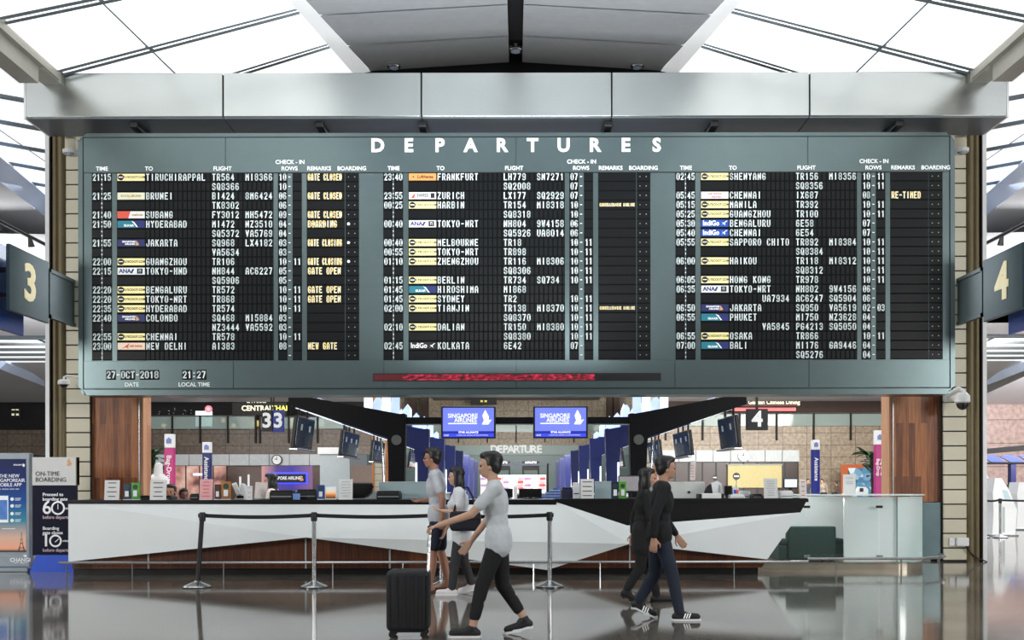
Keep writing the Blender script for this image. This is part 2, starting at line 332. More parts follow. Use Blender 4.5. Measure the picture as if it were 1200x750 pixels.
# girders along the gutters
for k, s in enumerate((-1, 1)):
    b = MB(); x0, x1 = sorted((s*7.33, s*7.46)); b.box(x0, x1, -12, 15.1, 7.88, 8.06)
    x0, x1 = sorted((s*7.42, s*7.72)); b.box(x0, x1, -12, 14.6, 7.62, 7.97); x0, x1 = sorted((s*7.36, s*7.66)); b.box(x0, x1, 14.6, 15.5, 7.86, 8.05)
    g = b.build('trim_%d' % (k+1), m_beam); struct(g)
    # side bay: luminous roof rising outwards, blue edge beam, grey soffit, far luminous roof
    def zs(x): return 8.5+.18*(abs(x)-7.9)
    roof = bpy.data.objects.new('ceiling_side', None); C.objects.link(roof); struct(roof)
    b = MB(); br_ = MB(); ds = [6, 8, 9.8, 11.5, 13.2, 14.8, 16.3, 18, 19.7, 21.4, 23.1, 24.8, 26.5, 28.2]
    for a, c in zip(ds, ds[1:]):
        for xa, xb in ((7.9, 11.2), (11.25, 15), (15.05, 20)):
            b.face([(s*xa, a+.05, zs(xa)), (s*xb, a+.05, zs(xb)), (s*xb, c-.05, zs(xb)), (s*xa, c-.05, zs(xa))])
        br_.tube([(s*7.9, c, zs(7.9)), (s*20, c, zs(20))], .07, 6)
    b.build('luminous_panel', m_sky2, roof); br_.build('ceiling_bar', m_bar, roof)
    q = lambda px, py, d: (lambda v: Vector((s*abs(v.x), v.y, v.z)))(W(px, py, d))
    b = MB(); P0, P1 = q(0, 196, 22), q(60, 244, 27); D = P1-P0
    b.tube([P0-D*2, P1+D*2], .32, 4); b.build('edge_beam', m_bluebeam, roof)
    b = MB(); P2, P3 = q(0, 210, 22.2), q(60, 259, 27.2); D = P3-P2
    e0, e1 = P2-D*2, P3+D*2
    b.face([e0, e1, (s*13, 40, 8.25), (s*40, 40, 8.25), (s*40, 22, 8.25)])
    b.face([(s*8, 26, 8.25), (s*40, 24, 8.25), (s*40, 43, 8.25), (s*8, 43, 8.25)])
    b.build('soffit_panel', m_soffit, roof)
    b = MB(); br_ = MB()
    for k2 in range(5):
        a = 43+k2*1.8; b.face([(s*8, a+.1, 8.2), (s*40, a+.1, 8.2), (s*40, a+1.7, 8.2), (s*8, a+1.7, 8.2)]); br_.tube([(s*8, a, 8.15), (s*40, a, 8.15)], .1, 6)
    for k2 in range(6): br_.tube([(s*(12+5*k2), 43, 8.15), (s*(13.5+5*k2), 52, 8.15)], .06, 6)
    b.build('luminous_panel', m_sky2, roof); br_.build('ceiling_bar', m_bar, roof)
    b = MB(); b.tube([q(0, 424, 51), q(62, 449, 58)], .35, 4); b.build('edge_beam', m_bluebeam, roof)
    b = MB(); b.face([(s*8, 52, 8.2), (s*42, 52, 8.2), (s*42, 62, 6.9), (s*8, 62, 6.9)]); b.build('soffit_panel', m_soffit, roof)
    t = MB(); t.tube([(s*12.85, 18, 7.95), (s*12.85, 30, 7.95)], .05, 6)
    for k2 in range(6): t.tube([(s*12.85, 20+k2*1.6, 7.95), (s*12.85, 20.1+k2*1.6, 7.7)], [.04, .09], 8)
    tag(t.build('track_light', m_black), 'black ceiling track with spotlights in the grey soffit %s of the board' % ('left' if s < 0 else 'right'), 'track light')
# piers flanking the hall: cream panels, bronze half columns, timber cladding
for s, nm in ((-1, 'left'), (1, 'right')):
    pier = bpy.data.objects.new('wall_%s' % nm, None); C.objects.link(pier); struct(pier)
    sx = lambda a, c: sorted((s*a, s*c))
    b = MB(); j = MB(); x0, x1 = sx(7.50, 7.92)
    z = 0.0; zz = [.02]; 
    for py in range(0, 30):
        zc = Z(643-17.1*py, 16.5) if py else Z(643, 16.5)
        if zc < .1 or zc > 8.4: continue
        zz.append(zc)
    zz = sorted(zz)+[8.6]
    for a, c in zip(zz, zz[1:]): b.rbox(x0+.01, x1, 16.5, 16.56, a+.011, c-.011, .006)
    j.box(x0, x1, 16.53, 17.0, 0, 8.6)
    b.build('cream_panel', m_cream, pier); j.build('panel_joint', m_joint, pier)
    b = MB()
    for xc, r in ((7.985, .075), (8.10, .055)): b.lathe([(r, 0), (r, 8.6)], (s*xc, 16.52, 0), 16)
    x0, x1 = sx(7.92, 8.16); b.box(x0, x1, 16.52, 17.0, 0, 8.6); b.build('bronze_column', m_brass, pier, smooth=True)
    b = MB(); x0, x1 = sx(8.165, 8.25); b.box(x0, x1, 16.45, 16.75, 0, 8.6); b.build('white_jamb', m_whiteplastic, pier)
    b = MB(); x0, x1 = sx(8.155, 8.175); b.box(x0, x1, 16.44, 16.75, 0, 8.6); b.build('dark_edge', m_joint, pier)
    b = MB(); x0, x1 = sx(6.665, 7.50); b.box(x0, x1, 16.6, 17.0, 1.05 if s > 0 else 0, 3.6); b.build('timber_panel', m_wood, pier)
    b = MB(); x0, x1 = sx(6.62, 6.665); b.box(x0, x1, 16.66, 17.02, 0, 3.6); b.build('timber_edge', m_woodlight, pier)
    b = MB(); x0, x1 = sx(6.655, 6.67); b.box(x0, x1, 16.585, 16.7, 0, 3.6); x0, x1 = sx(7.485, 7.5); b.box(x0, x1, 16.585, 16.7, 0, 3.6); b.build('steel_edge', m_chrome, pier)
    if s > 0:
        b = MB(); b.box(6.665, 7.49, 16.56, 17.0, .04, 1.04); b.build('teal_panel', mat('teal_panel', (108,130,134), rough=.25, metal=.3), pier)
# ------------------------------------------------------------------ fascia and departures board
FD = 15.2
t = thing('ceiling_fascia', 'long grey metal fascia box spanning above the departures board', 'fascia', (0, FD, 7.33))
xs = [X(p, FD) for p in (30, 262, 494.5, 717.5, 949.5, 1181.5)]
for a, c in zip(xs, xs[1:]):
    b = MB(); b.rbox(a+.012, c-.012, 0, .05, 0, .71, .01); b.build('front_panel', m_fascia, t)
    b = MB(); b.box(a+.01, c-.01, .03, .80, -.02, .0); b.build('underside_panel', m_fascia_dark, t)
b = MB(); b.box(xs[0]+.03, xs[-1]-.03, .04, .8, 0, .69); b.build('core', m_joint, t)
for x0, x1 in ((xs[0]-.02, xs[0]+.012), (xs[-1]-.012, xs[-1]+.02)):
    b = MB(); b.box(x0, x1, .0, .8, -.02, .71); b.build('end_cap', m_whiteplastic, t)
for px in (159, 376, 496, 713, 837, 1053):
    b = MB(); x = X(px, 15.4); b.rbox(x-.07, x+.07, .12, .72, -.12, -.02, .02); b.box(x-.045, x+.045, .4, .6, -.3, -.1); b.build('bracket', m_black, t)
BD = 15.45; k = BD/F
def bx(px): return (px-HX)*k
def bz(py): return (HY-py)*k+CZ
board = thing('departures_board', 'huge grey split-flap departures board listing flights in three columns', 'departures board', (0, BD, 0))
def rrect(x0, x1, z0, z1, r, n=5):
    P = []
    for cx, cz, a0 in ((x1-r, z1-r, 0), (x0+r, z1-r, PI/2), (x0+r, z0+r, PI), (x1-r, z0+r, 3*PI/2)):
        for i in range(n+1): a = a0+PI/2*i/n; P.append((cx+r*math.cos(a), cz+r*math.sin(a)))
    return P
b = MB()
OUT = rrect(bx(92), bx(1119.5), bz(462.5), bz(155.5), .13)
b.prism(OUT, .0, .46); bmesh.ops.bevel(b.b, geom=[e for e in b.b.edges if all(abs(v.co.y) < 1e-5 for v in e.verts)], offset=.05, segments=3, affect='EDGES')
b.build('frame', m_board, board, smooth=True)
b = MB()
for x0, x1, z0, z1 in ((97.6,98.6,455.5,160), (1113,1114,455.5,160)): b.box(bx(x0), bx(x1), -.008, .01, bz(z0), bz(z1))
b.box(bx(97.6), bx(1114), -.008, .01, bz(160.8), bz(160)); b.box(bx(97.6), bx(1114), -.008, .01, bz(455.8), bz(455.0)); b.box(bx(108), bx(1106), -.0085, .01, bz(202.6), bz(201.9)); b.build('rim_groove', m_joint, board)
def plate(name, x0, x1, y0, y1, z0, z1, m, parent=board): return MB().box(x0, x1, y0, y1, z0, z1).build(name, m, parent)
for a, c in ((98.5, 265), (265, 605), (605, 947), (947, 1113)):
    MB().rbox(bx(a)+.004, bx(c)-.004, -.012, .02, bz(202), bz(161), .004, 1).build('facing_panel', m_board, board)
for a, c in ((98.5, 274), (274, 450), (450, 605), (605, 791), (791, 948), (948, 1113)):
    MB().rbox(bx(a)+.004, bx(c)-.004, -.012, .02, bz(454.5), bz(422.6), .004, 1).build('facing_panel', m_board, board)
m_flap = None
def flapmat(name, cw, ch, lo, hi, ox=0.0):
    m, nt, bb, tc = node_mat(name)
    sp = nt.nodes.new('ShaderNodeSeparateXYZ'); cb = nt.nodes.new('ShaderNodeCombineXYZ'); nt.links.new(tc.outputs['Object'], sp.inputs[0])
    ax = nt.nodes.new('ShaderNodeMath'); ax.inputs[1].default_value = ox; nt.links.new(sp.outputs[0], ax.inputs[0])
    az = nt.nodes.new('ShaderNodeMath'); az.inputs[1].default_value = -(bz(207.3)+5.5*k)+20*ch; nt.links.new(sp.outputs[2], az.inputs[0])
    nt.links.new(ax.outputs[0], cb.inputs[0]); nt.links.new(az.outputs[0], cb.inputs[1])
    br = nt.nodes.new('ShaderNodeTexBrick'); br.offset = 0; br.inputs['Scale'].default_value = 1; br.inputs['Brick Width'].default_value = cw; br.inputs['Row Height'].default_value = ch; br.inputs['Mortar Size'].default_value = .012
    br.inputs['Color1'].default_value = lin(hi); br.inputs['Color2'].default_value = lin(hi); br.inputs['Mortar'].default_value = lin(lo); nt.links.new(cb.outputs[0], br.inputs['Vector'])
    nt.links.new(br.outputs['Color'], bb.inputs['Base Color'])
    rr = nt.nodes.new('ShaderNodeMath'); rr.operation = 'MULTIPLY_ADD'; rr.inputs[1].default_value = .5; rr.inputs[2].default_value = .40; bb.inputs['Specular IOR Level'].default_value = .22; nt.links.new(br.outputs['Fac'], rr.inputs[0]); nt.links.new(rr.outputs[0], bb.inputs['Roughness'])
    return m
PIT = 10.99
m_band = flapmat('flap_band', 50, PIT*k, (6,7,7), (12,15,17), 25)
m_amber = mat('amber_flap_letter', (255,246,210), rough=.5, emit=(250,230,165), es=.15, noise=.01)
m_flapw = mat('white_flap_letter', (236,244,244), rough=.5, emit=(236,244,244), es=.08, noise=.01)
LOGO = {'scoot': (255,240,170), 'cream': (226,222,196), 'red': (236,232,230), 'silk': (26,120,140), 'sia': (24,34,92), 'ana': (232,234,236),
        'ai': (240,214,190), 'lh': (250,160,90), 'swiss': (230,230,232), 'ixe': (236,226,226), 'indigo': (24,76,170), 'indigod': (14,15,17)}
m_ink = flatmat('logo_ink', (26,26,26)); m_navyink = flatmat('logo_navy', (30,44,110)); m_redink = flatmat('logo_red', (225,90,70)); m_goldink = flatmat('logo_gold', (226,170,120))
m_yink = flatmat('logo_dull', (170,160,90)); m_whiteink = mat('logo_white', (244,246,246), rough=.5, emit=(244,246,246), es=.25); m_pinkink = flatmat('logo_pink', (206,130,130))
def logo(kind, off, zc):
    x0, x1, h = bx(138.3+off), bx(170.3+off), 8.2*k
    p = MB().rbox(x0, x1, -.010, .0, zc-h/2, zc+h/2, .002, 1).build('airline_logo', mat('plate_'+kind, LOGO[kind], rough=.45, emit=LOGO[kind], es=.12, noise=.01), board)  # plates are no light sources; faint emission lifts their colour
    wd = x1-x0; y = -.0125; X_ = lambda f: x0+f*wd
    def mk(m, fn, nm): q = MB(); fn(q); q.build(nm, m, p)
    def tx(txt, f, size, m, al='CENTER', bold=.02, wx=1, dz=0): mk(m, lambda q: put_text(q, txt, size, X_(f), y, zc+dz, bold, al, 1, wx, .001), 'logo_letters')
    if kind == 'scoot':
        mk(m_ink, lambda q: q.lathe([(h*.44, -.002), (h*.44, .002)], (X_(.13), y, zc), 20, 'y'), 'logo_disc')
        mk(m_whiteink, lambda q: q.box(X_(.055), X_(.205), y-.006, y-.003, zc-.007, zc+.007), 'logo_bar')
        tx('FLYSCOOT.COM', .62, h*.44, m_ink, wx=.95)
    elif kind in ('indigo', 'indigod'):
        tx('IndiGo', .36, h*1.0, m_whiteink, wx=.85, bold=.03)
        mk(m_whiteink, lambda q: (q.prism([(X_(.74), zc-h*.28), (X_(.95), zc+h*.3), (X_(.97), zc+h*.36), (X_(.90), zc+h*.33)], y-.001, y+.001), q.prism([(X_(.76), zc+h*.12), (X_(.87), zc+h*.05), (X_(.88), zc-h*.3)], y-.0015, y+.001)), 'logo_plane')
    elif kind == 'silk':
        mk(m_navyink, lambda q: q.prism([(X_(.72), zc-h/2), (X_(1), zc-h/2), (X_(1), zc+h/2), (X_(.55), zc+h/2)], y, y+.003), 'logo_field')
        mk(m_whiteink, lambda q: (q.prism([(X_(.52), zc+h*.45), (X_(.62), zc+h*.3), (X_(.76), zc-h*.45), (X_(.70), zc-h*.4), (X_(.62), zc)], y-.003, y+.001)), 'logo_bird')
        tx('SILKAIR', .42, h*.42, m_whiteink, dz=-h*.2, bold=.03)
    elif kind == 'sia':
        tx('SINGAPORE', .42, h*.36, m_whiteink, dz=h*.17, bold=.03); tx('AIRLINES', .46, h*.36, m_whiteink, dz=-h*.17, bold=.03)
        mk(m_goldink, lambda q: q.prism([(X_(.66), zc-h*.35), (X_(.70), zc+h*.35), (X_(.76), zc), (X_(.80), zc-h*.2), (X_(.76), zc-h*.35)], y-.001, y+.001), 'logo_bird')
    elif kind == 'ana':
        tx('ANA', .28, h*.8, m_navyink, bold=.03)
        mk(m_navyink, lambda q: q.prism([(X_(.47), zc-h*.3), (X_(.54), zc-h*.3), (X_(.62), zc+h*.3), (X_(.55), zc+h*.3)], y-.001, y+.001), 'logo_stripe')
        mk(m_ink, lambda q: (q.box(X_(.72), X_(.92), y-.001, y+.001, zc-h*.36, zc-h*.2), q.box(X_(.72), X_(.78), y-.001, y+.001, zc-h*.36, zc+h*.36), q.box(X_(.86), X_(.92), y-.001, y+.001, zc-h*.36, zc+h*.36), q.box(X_(.72), X_(.92), y-.001, y+.001, zc+h*.22, zc+h*.36), q.box(X_(.80), X_(.84), y-.001, y+.001, zc-h*.2, zc+h*.12)), 'logo_star_box')
    elif kind == 'ai':
        mk(m_redink, lambda q: q.prism([(X_(.18), zc-h*.3), (X_(.44), zc+h*.42), (X_(.38), zc-h*.1), (X_(.40), zc-h*.34), (X_(.32), zc-h*.12)], y-.001, y+.001), 'logo_bird')
        tx('AIR INDIA', .68, h*.4, m_redink)
    elif kind == 'lh':
        mk(m_ink, lambda q: q.prism([(X_(.11), zc), (X_(.19), zc+h*.12), (X_(.19), zc-h*.12)], y-.001, y+.001), 'logo_bird'); tx('Lufthansa', .60, h*.6, m_ink)
    elif kind == 'swiss':
        mk(m_redink, lambda q: q.prism([(X_(.08), zc-h*.34), (X_(.20), zc-h*.34), (X_(.24), zc+h*.34), (X_(.16), zc+h*.1)], y-.001, y+.001), 'logo_tail'); tx('SWISS', .50, h*.62, m_ink)
        mk(m_ink, lambda q: q.box(X_(.80), X_(.94), y-.001, y+.001, zc-h*.34, zc+h*.34), 'logo_star_box')
    elif kind == 'red':
        mk(m_redink, lambda q: q.prism([(X_(0), zc-h/2), (X_(.40), zc-h/2), (X_(.48), zc+h/2), (X_(0), zc+h/2)], y, y+.003), 'logo_field'); tx('malindo', .74, h*.5, m_yink)
    elif kind == 'cream':
        tx('ROYAL BRUNEI', .5, h*.42, m_yink); mk(mat('logo_yellow', (236,214,70)), lambda q: q.prism([(X_(.42), zc-h*.3), (X_(.5), zc-h*.1), (X_(.6), zc+h*.4), (X_(.5), zc+h*.1)], y-.002, y), 'logo_bird')
    elif kind == 'ixe':
        tx('AIR INDIA', .5, h*.44, m_pinkink, dz=h*.18); tx('express', .55, h*.44, m_pinkink, dz=-h*.22)
S, D2 = 'scoot', None
B1 = [('2115',S,'TIRUCHIRAPPAL','TR564','MI8366','10','','GATE CLOSED'),('','','','SQ8366','','10','',''),('2125','cream','BRUNEI','BI424','8M6424','06','','GATE CLOSED'),('','','','TK8302','','06','',''),
('2140','red','SUBANG','FY3012','MH5472','09','','GATE CLOSED'),('2150','silk','HYDERABAD','MI472','NZ3510','04','','*BOARDING'),('','','','SQ5372','VA5769','04','',''),('2155','sia','JAKARTA','SQ968','LX4182','03','','*GATE CLOSING'),('','','','VA5634','','03','',''),
('2200',S,'GUANGZHOU','TR106','','10','11','*GATE CLOSING'),('2215','ana','TOKYO-HND','NH844','AC6227','05','','GATE OPEN'),('','','','SQ5906','','05','',''),('2220',S,'BENGALURU','TR572','','10','11','GATE OPEN'),('2220',S,'TOKYO-NRT','TR868','','10','11','GATE OPEN'),
('2235',S,'HYDERABAD','TR574','','10','11',''),('2240','sia','COLOMBO','SQ468','MI5884','03','',''),('','','','NZ3444','VA5592','03','',''),('2255',S,'CHENNAI','TR578','','10','11',''),('2300','ai','NEW DELHI','AI383','','08','','NEW GATE')]
B2 = [('2340','lh','FRANKFURT','LH779','SN7271','07','',''),('','','','SQ2008','','07','',''),('2355','swiss','ZURICH','LX177','SQ2929','07','',''),('0025',S,'HARBIN','TR154','MI8318','10','','CANCELLED/ASK AIRLINE'),('','','','SQ8318','','10','',''),
('0040','ana','TOKYO-NRT','NH804','9W4158','06','',''),('','','','SQ5926','UA8014','06','',''),('0040',S,'MELBOURNE','TR18','','10','11',''),('0055',S,'TOKYO-NRT','TR898','','10','11',''),('0110',S,'ZHENGZHOU','TR116','MI8306','10','11',''),('','','','SQ8306','','10','11',''),
('0115',S,'BERLIN','TR734','SQ734','10','11',''),('0145','silk','HIROSHIMA','MI868','','','',''),('0145',S,'SYDNEY','TR2','','10','11',''),('0200',S,'TIANJIN','TR138','MI8370','10','11','CANCELLED/ASK AIRLINE'),('','','','SQ8370','','10','11',''),('0210',S,'DALIAN','TR150','MI8380','10','11',''),('','','','SQ8380','','10','11',''),('0245','indigod','KOLKATA','6E42','','07','','')]
B3 = [('0245',S,'SHENYANG','TR156','MI8356','10','11',''),('','','','SQ8356','','10','11',''),('0545','ixe','CHENNAI','IX687','','08','','RE-TIMED'),('0515',S,'MANILA','TR392','','10','11',''),('0525',S,'GUANGZHOU','TR100','','10','11',''),('0530','indigo','BENGALURU','6E58','','07','',''),('0540','indigo','CHENNAI','6E54','','07','',''),
('0555',S,'SAPPORO CHITO','TR892','MI8384','10','11',''),('','','','SQ8384','','10','11',''),('0600',S,'HAIKOU','TR118','MI8312','10','11',''),('','','','SQ8312','','10','11',''),('0605',S,'HONG KONG','TR978','','10','11',''),('0635','ana','TOKYO-NRT','NH802','9W4156','06','',''),('','','       UA7934','AC6247','SQ5904','06','',''),
('0650','sia','JAKARTA','SQ950','VA5619','02','03',''),('0655','silk','PHUKET','MI750','NZ3628','04','',''),('','','       VA5845','PG4213','SQ5050','04','',''),('0655',S,'OSAKA','TR866','','10','11',''),('0700','silk','BALI','MI176','GA9446','04','',''),('','','','SQ5276','','04','','')]
cells_dot = MB(); colons = MB()
for off, data in ((0, B1), (341.4, B2), (683.7, B3)):
    zt, zb = bz(202.3), bz(421.8)
    m_cells = flapmat('flap_cells_%d' % off, 5.43*k, PIT*k, (6,7,8), (14,18,20), -bx(171.2+off)+20*5.43*k)
    for a, c, nm, m in ((108.2,119.2,'hour_flaps',m_band),(120.8,131.6,'minute_flaps',m_band),(137.6,170.8,'logo_flaps',m_band),(170.8,321,'flight_flaps',m_cells),(326.2,337.2,'row_flaps',m_band),(343.3,354.2,'row_flaps',m_band),(360,404.6,'remark_flaps',m_band),(405.2,421.2,'boarding_lamps_panel',m_band)):
        plate(nm, bx(a+off), bx(c+off), -.006, .05, zb, zt, m)
    h = 8.3*k; adv = 5.43*k; yl = -.009
    for i in range(20):
        zc = bz(207.3+PIT*i)
        colons.box(bx(338.8+off), bx(341.2+off), -.016, -.006, zc-.006, zc+.006)
        for dz in (.035, -.035): colons.box(bx(119.6+off), bx(120.4+off), -.012, 0, zc+dz-.012, zc+dz+.012)
        for px in (409, 416.3): cells_dot.lathe([(.008, -.009), (.008, -.004)], (bx(px+off), 0, zc), 8, 'y')
        if i >= len(data): continue
        tm, lg, dest, f1, f2, r1, r2, rem = data[i]
        for nm, tx_, px, ad, tk, wf in (('hour_text', tm[:2], 109, 4.75*k, .16, .82), ('minute_text', tm[2:], 121.7, 4.75*k, .16, .82), ('destination_text', dest, 171.2, adv, .15, .74), ('flight_code', f1, 248.7, adv, .15, .74), ('shared_flight_code', f2, 287.7, adv, .15, .74), ('first_check_in_row', r1, 327.3, 4.6*k, .16, .82), ('last_check_in_row', r2, 344.3, 4.6*k, .16, .82)):
            if tx_: q = MB(); flap(q, tx_, bx(px+off), yl, zc, h, ad, tk, wf); q.build(nm, m_flapw, board)
        if lg: logo(lg, off, zc)
        if rem:
            q = MB(); tx_ = rem.lstrip('*')
            if len(tx_) > 15: flap(q, tx_, bx(361.5+off), yl, zc, 4*k, 1.98*k, .2, .8)
            else: flap(q, tx_, bx(361+off), yl, zc, 8.2*k, (40.5/len(tx_) if len(tx_) > 9 else 4.35)*k, .17, .84)
            q.build('remark', m_amber, board)
            if rem[0] == '*': MB().lathe([(.024, -.012), (.024, -.004)], (bx(409+off), 0, zc), 12, 'y').build('boarding_lamp', m_letter, board)
    for txt, px, py in (('TIME', 120.5, 197.5), ('TO', 175.5, 197.5), ('FLIGHT', 261.5, 197.5), ('CHECK - IN', 340.7, 190), ('ROWS', 340, 197.5), ('REMARKS', 374.6, 197.5), ('BOARDING', 413, 197.5)):
        q = MB(); put_text(q, txt, 6.6*k, bx(px+off), -.014, bz(py), .016); q.build('column_heading', m_letter, board)
cells_dot.build('boarding_lamps', m_grey, board); colons.build('colon_marks', m_letter, board)
for i, ch in enumerate('DEPARTURES'): q = MB(); put_text(q, ch, 21.5*k, bx(443.2+36.3*i), -.016, bz(171.3), .036, ext=.006); q.build('title_letter', m_letter, board)
q = MB()      # date and clock cells
for a, c in ((125,136.4),(142,159),(164.2,187.2),(214,225.6),(230.6,242.4)): q.rbox(bx(a), bx(c), -.02, .02, bz(444.5), bz(433), .004, 1)
q.build('clock_flaps', m_band, board)
q = MB(); h = 8.6*k; zc = bz(438.7)
for tx_, px in (('27', 125.4), ('OCT', 142.3), ('2018', 164.5), ('21', 214.4), ('27', 231)): flap(q, tx_, bx(px), -.023, zc, h, 5.6*k, .17, .84)
q.box(bx(137.4), bx(141), -.02, -.01, zc-.01, zc+.01); q.box(bx(159.9), bx(163.4), -.02, -.01, zc-.01, zc+.01)
for dz in (-.03, .03): q.box(bx(227.2), bx(228.6), -.02, -.01, zc+dz-.012, zc+dz+.012)
put_text(q, 'DATE', 6.6*k, bx(155), -.014, bz(450.3), .015); put_text(q, 'LOCAL TIME', 6.6*k, bx(228), -.014, bz(450.3), .015)
q.build('clock_letters', m_flapw, board)
plate('ticker_window', bx(437.5), bx(774.5), -.016, .03, bz(446.6), bz(437.4), m_black)
def led():
    m, nt, bb, tc = node_mat('red_led')
    mp = nt.nodes.new('ShaderNodeMapping'); mp.inputs['Scale'].default_value = (9, 1, 22); nt.links.new(tc.outputs['Object'], mp.inputs[0])
    n = nt.nodes.new('ShaderNodeTexNoise'); n.inputs['Scale'].default_value = 1.2; n.inputs['Detail'].default_value = 3; nt.links.new(mp.outputs[0], n.inputs['Vector'])
    r = ramp(nt, [(.38, (40,4,12)), (.52, (150,14,44)), (.64, (226,46,84)), (.8, (255,150,170))]); nt.links.new(n.outputs['Fac'], r.inputs['Fac'])
    nt.links.new(r.outputs['Color'], bb.inputs['Emission Color']); bb.inputs['Emission Strength'].default_value = .9; bb.inputs['Base Color'].default_value = (.02,0,0,1); return m
plate('ticker_text', bx(472), bx(697), -.019, -.014, bz(445.6), bz(438.6), led())
plate('ticker_glow', bx(438.5), bx(471.8), -.018, -.014, bz(445.6), bz(438.6), mat('dim_red_led', (40,4,10), emit=(110,8,26), es=.5))
plate('status_window', bx(704), bx(713), -.02, -.014, bz(445.6), bz(438.6), m_black)
# ------------------------------------------------------------------ information counter
CD = 14.08
ctr = thing('information_counter', 'long white faceted information counter with black top and copper veneer base', 'counter', (0, 0, 0))
def facet(polys, m, name, back=14.3, parent=ctr):
    b = MB()
    for poly in polys:
        P = [W(px, py, d) for px, py, d in poly]; b.face(P)
        for a, c in zip(P, P[1:]+P[:1]): b.face([a, c, (c.x, back, c.z), (a.x, back, a.z)])
    bmesh.ops.remove_doubles(b.b, verts=b.b.verts[:], dist=1e-4)
    return b.build(name, m, parent)
TL, TC, A1, BL = (80,588.5,CD), (652,588.5,CD), (359,629.5,CD-.13), (80,657.5,CD-.02)
BT, A2, TR, BR = (641,668,CD-.03), (738,637.5,CD-.13), (938,601,CD+.0), (899,656,CD-.03)
DK = (735,616,CD-.02)
facet([[TL, TC, A1]], m_white, 'upper_left_facet'); facet([[TL, A1, BL]], m_white, 'left_facet'); facet([[A1, TC, A2, BT]], m_white, 'middle_facet')
facet([[TC, DK, A2]], m_white, 'fold_facet'); facet([[DK, TR, A2]], m_white, 'upper_right_facet'); facet([[A2, TR, BR]], m_white, 'right_facet')
facet([[TC, (650,584.5,CD), (947,584.5,CD), TR, DK]], m_blackgloss, 'black_facet')
b = MB(); poly = [(X(81,14.2), Z(589,14.2)), (X(936,14.2), Z(601,14.2)), (X(898,14.2), Z(658,14.2)), (X(893,14.2), .1), (X(84,14.2), .1)]
b.prism(poly, 14.22, 14.9); b.build('veneer_body', m_copper, ctr)
b = MB()
for px, y0 in ((173.5,648), (358,631), (456.5,644), (738,639)): b.box(X(px,14.2)-.012, X(px,14.2)+.012, 14.205, 14.23, .1, Z(y0,14.2))
b.build('veneer_joint', m_grey, ctr)
b = MB(); b.box(X(86,14.3), X(888,14.3), 14.3, 14.85, 0, .12); b.build('plinth', m_blackgloss, ctr)
b = MB(); b.prismz([(X(80,CD)-.01, CD-.02), (X(947,CD), CD-.02), (X(945,CD), 14.98), (X(80,CD)-.01, 14.98)], 1.095, 1.14); b.build('worktop', m_blackgloss, ctr)
b = MB(); b.prism([(X(80,CD), 1.095), (X(652,CD), 1.095), (X(652,CD), 1.06), (X(80,CD), 1.085)], CD-.01, 14.2); b.build('worktop_edge', m_blackgloss, ctr)
rail = thing('foot_rail', 'long steel foot rail in front of the white faceted counter', 'rail', (0, 13.98, 0))
b = MB(); b.tube([(X(69,13.98), 0, .21), (X(947,13.98), 0, .21)], .02, 8); b.build('bar', m_chrome, rail)
for px in (78, 155, 262, 390, 472, 625, 703, 860): MB().tube([(X(px,13.98), 0, 0), (X(px,13.98), 0, .2)], .011, 8).build('post', m_chrome, rail)
# glass counter with a curved end
GD = 14.95
def glassmat(name, tint, trans, rough, clear=False):
    m = bpy.data.materials.new(name); m.use_nodes = True; nt = m.node_tree; out = nt.nodes['Material Output']; p = nt.nodes['Principled BSDF']
    p.inputs['Base Color'].default_value = lin(tint); p.inputs['Roughness'].default_value = rough
    tr = nt.nodes.new('ShaderNodeBsdfTransparent'); n = nt.nodes.new('ShaderNodeTexNoise'); n.inputs['Scale'].default_value = .8
    r = ramp(nt, [(.3, tint), (.7, [min(255, x+12) for x in tint])]); nt.links.new(n.outputs['Fac'], r.inputs['Fac']); nt.links.new(r.outputs['Color'], tr.inputs['Color'])
    mx = nt.nodes.new('ShaderNodeMixShader'); mx.inputs[0].default_value = 1-trans
    nt.links.new(tr.outputs[0], mx.inputs[1]); gl = nt.nodes.new('ShaderNodeBsdfGlossy'); gl.inputs['Roughness'].default_value = rough; nt.links.new((gl if clear else p).outputs[0], mx.inputs[2]); nt.links.new(mx.outputs[0], out.inputs['Surface']); return m
m_glass = glassmat('pale_green_glass', (246,252,251), .94, .03, True)
m_balglass = glassmat('balustrade_glass', (214,230,226), .6, .05)
gc = thing('glass_counter', 'pale green glass counter with rounded right end beside the faceted counter', 'counter', (0, 0, 0))
zt, zb = Z(581.5, GD), .03
xR = X(1083, GD+.5); R = .62; xc = xR-R
def gpanel(x0, x1): return MB().box(x0+.006, x1-.006, GD, GD+.012, zb+.06, zt).build('glass_panel', m_glass, gc)
gpanel(X(880,GD), X(945,GD)); gpanel(X(945,GD), X(1030,GD)); gpanel(X(1030,GD), xc)
arc = [(xc+R*math.sin(a), GD+R-R*math.cos(a)) for a in [PI*.62*i/16 for i in range(17)]]
arc_i = [(xc+(R-.012)*math.sin(a), GD+R-(R-.012)*math.cos(a)) for a in [PI*.62*i/16 for i in range(17)]]
MB().prismz(arc+arc_i[::-1], zb+.06, zt).build('curved_glass', m_glass, gc, smooth=True)
ri = .03; arcb = [(xc+(R-ri)*math.sin(a), GD+R-(R-ri)*math.cos(a)) for a in [PI*.62*i/16 for i in range(17)]]; arcb2 = [(xc+(R-ri-.03)*math.sin(a), GD+R-(R-ri-.03)*math.cos(a)) for a in [PI*.62*i/16 for i in range(17)]]
m_back = mat('pale_backing', (244,249,248), rough=.5, noise=.015)
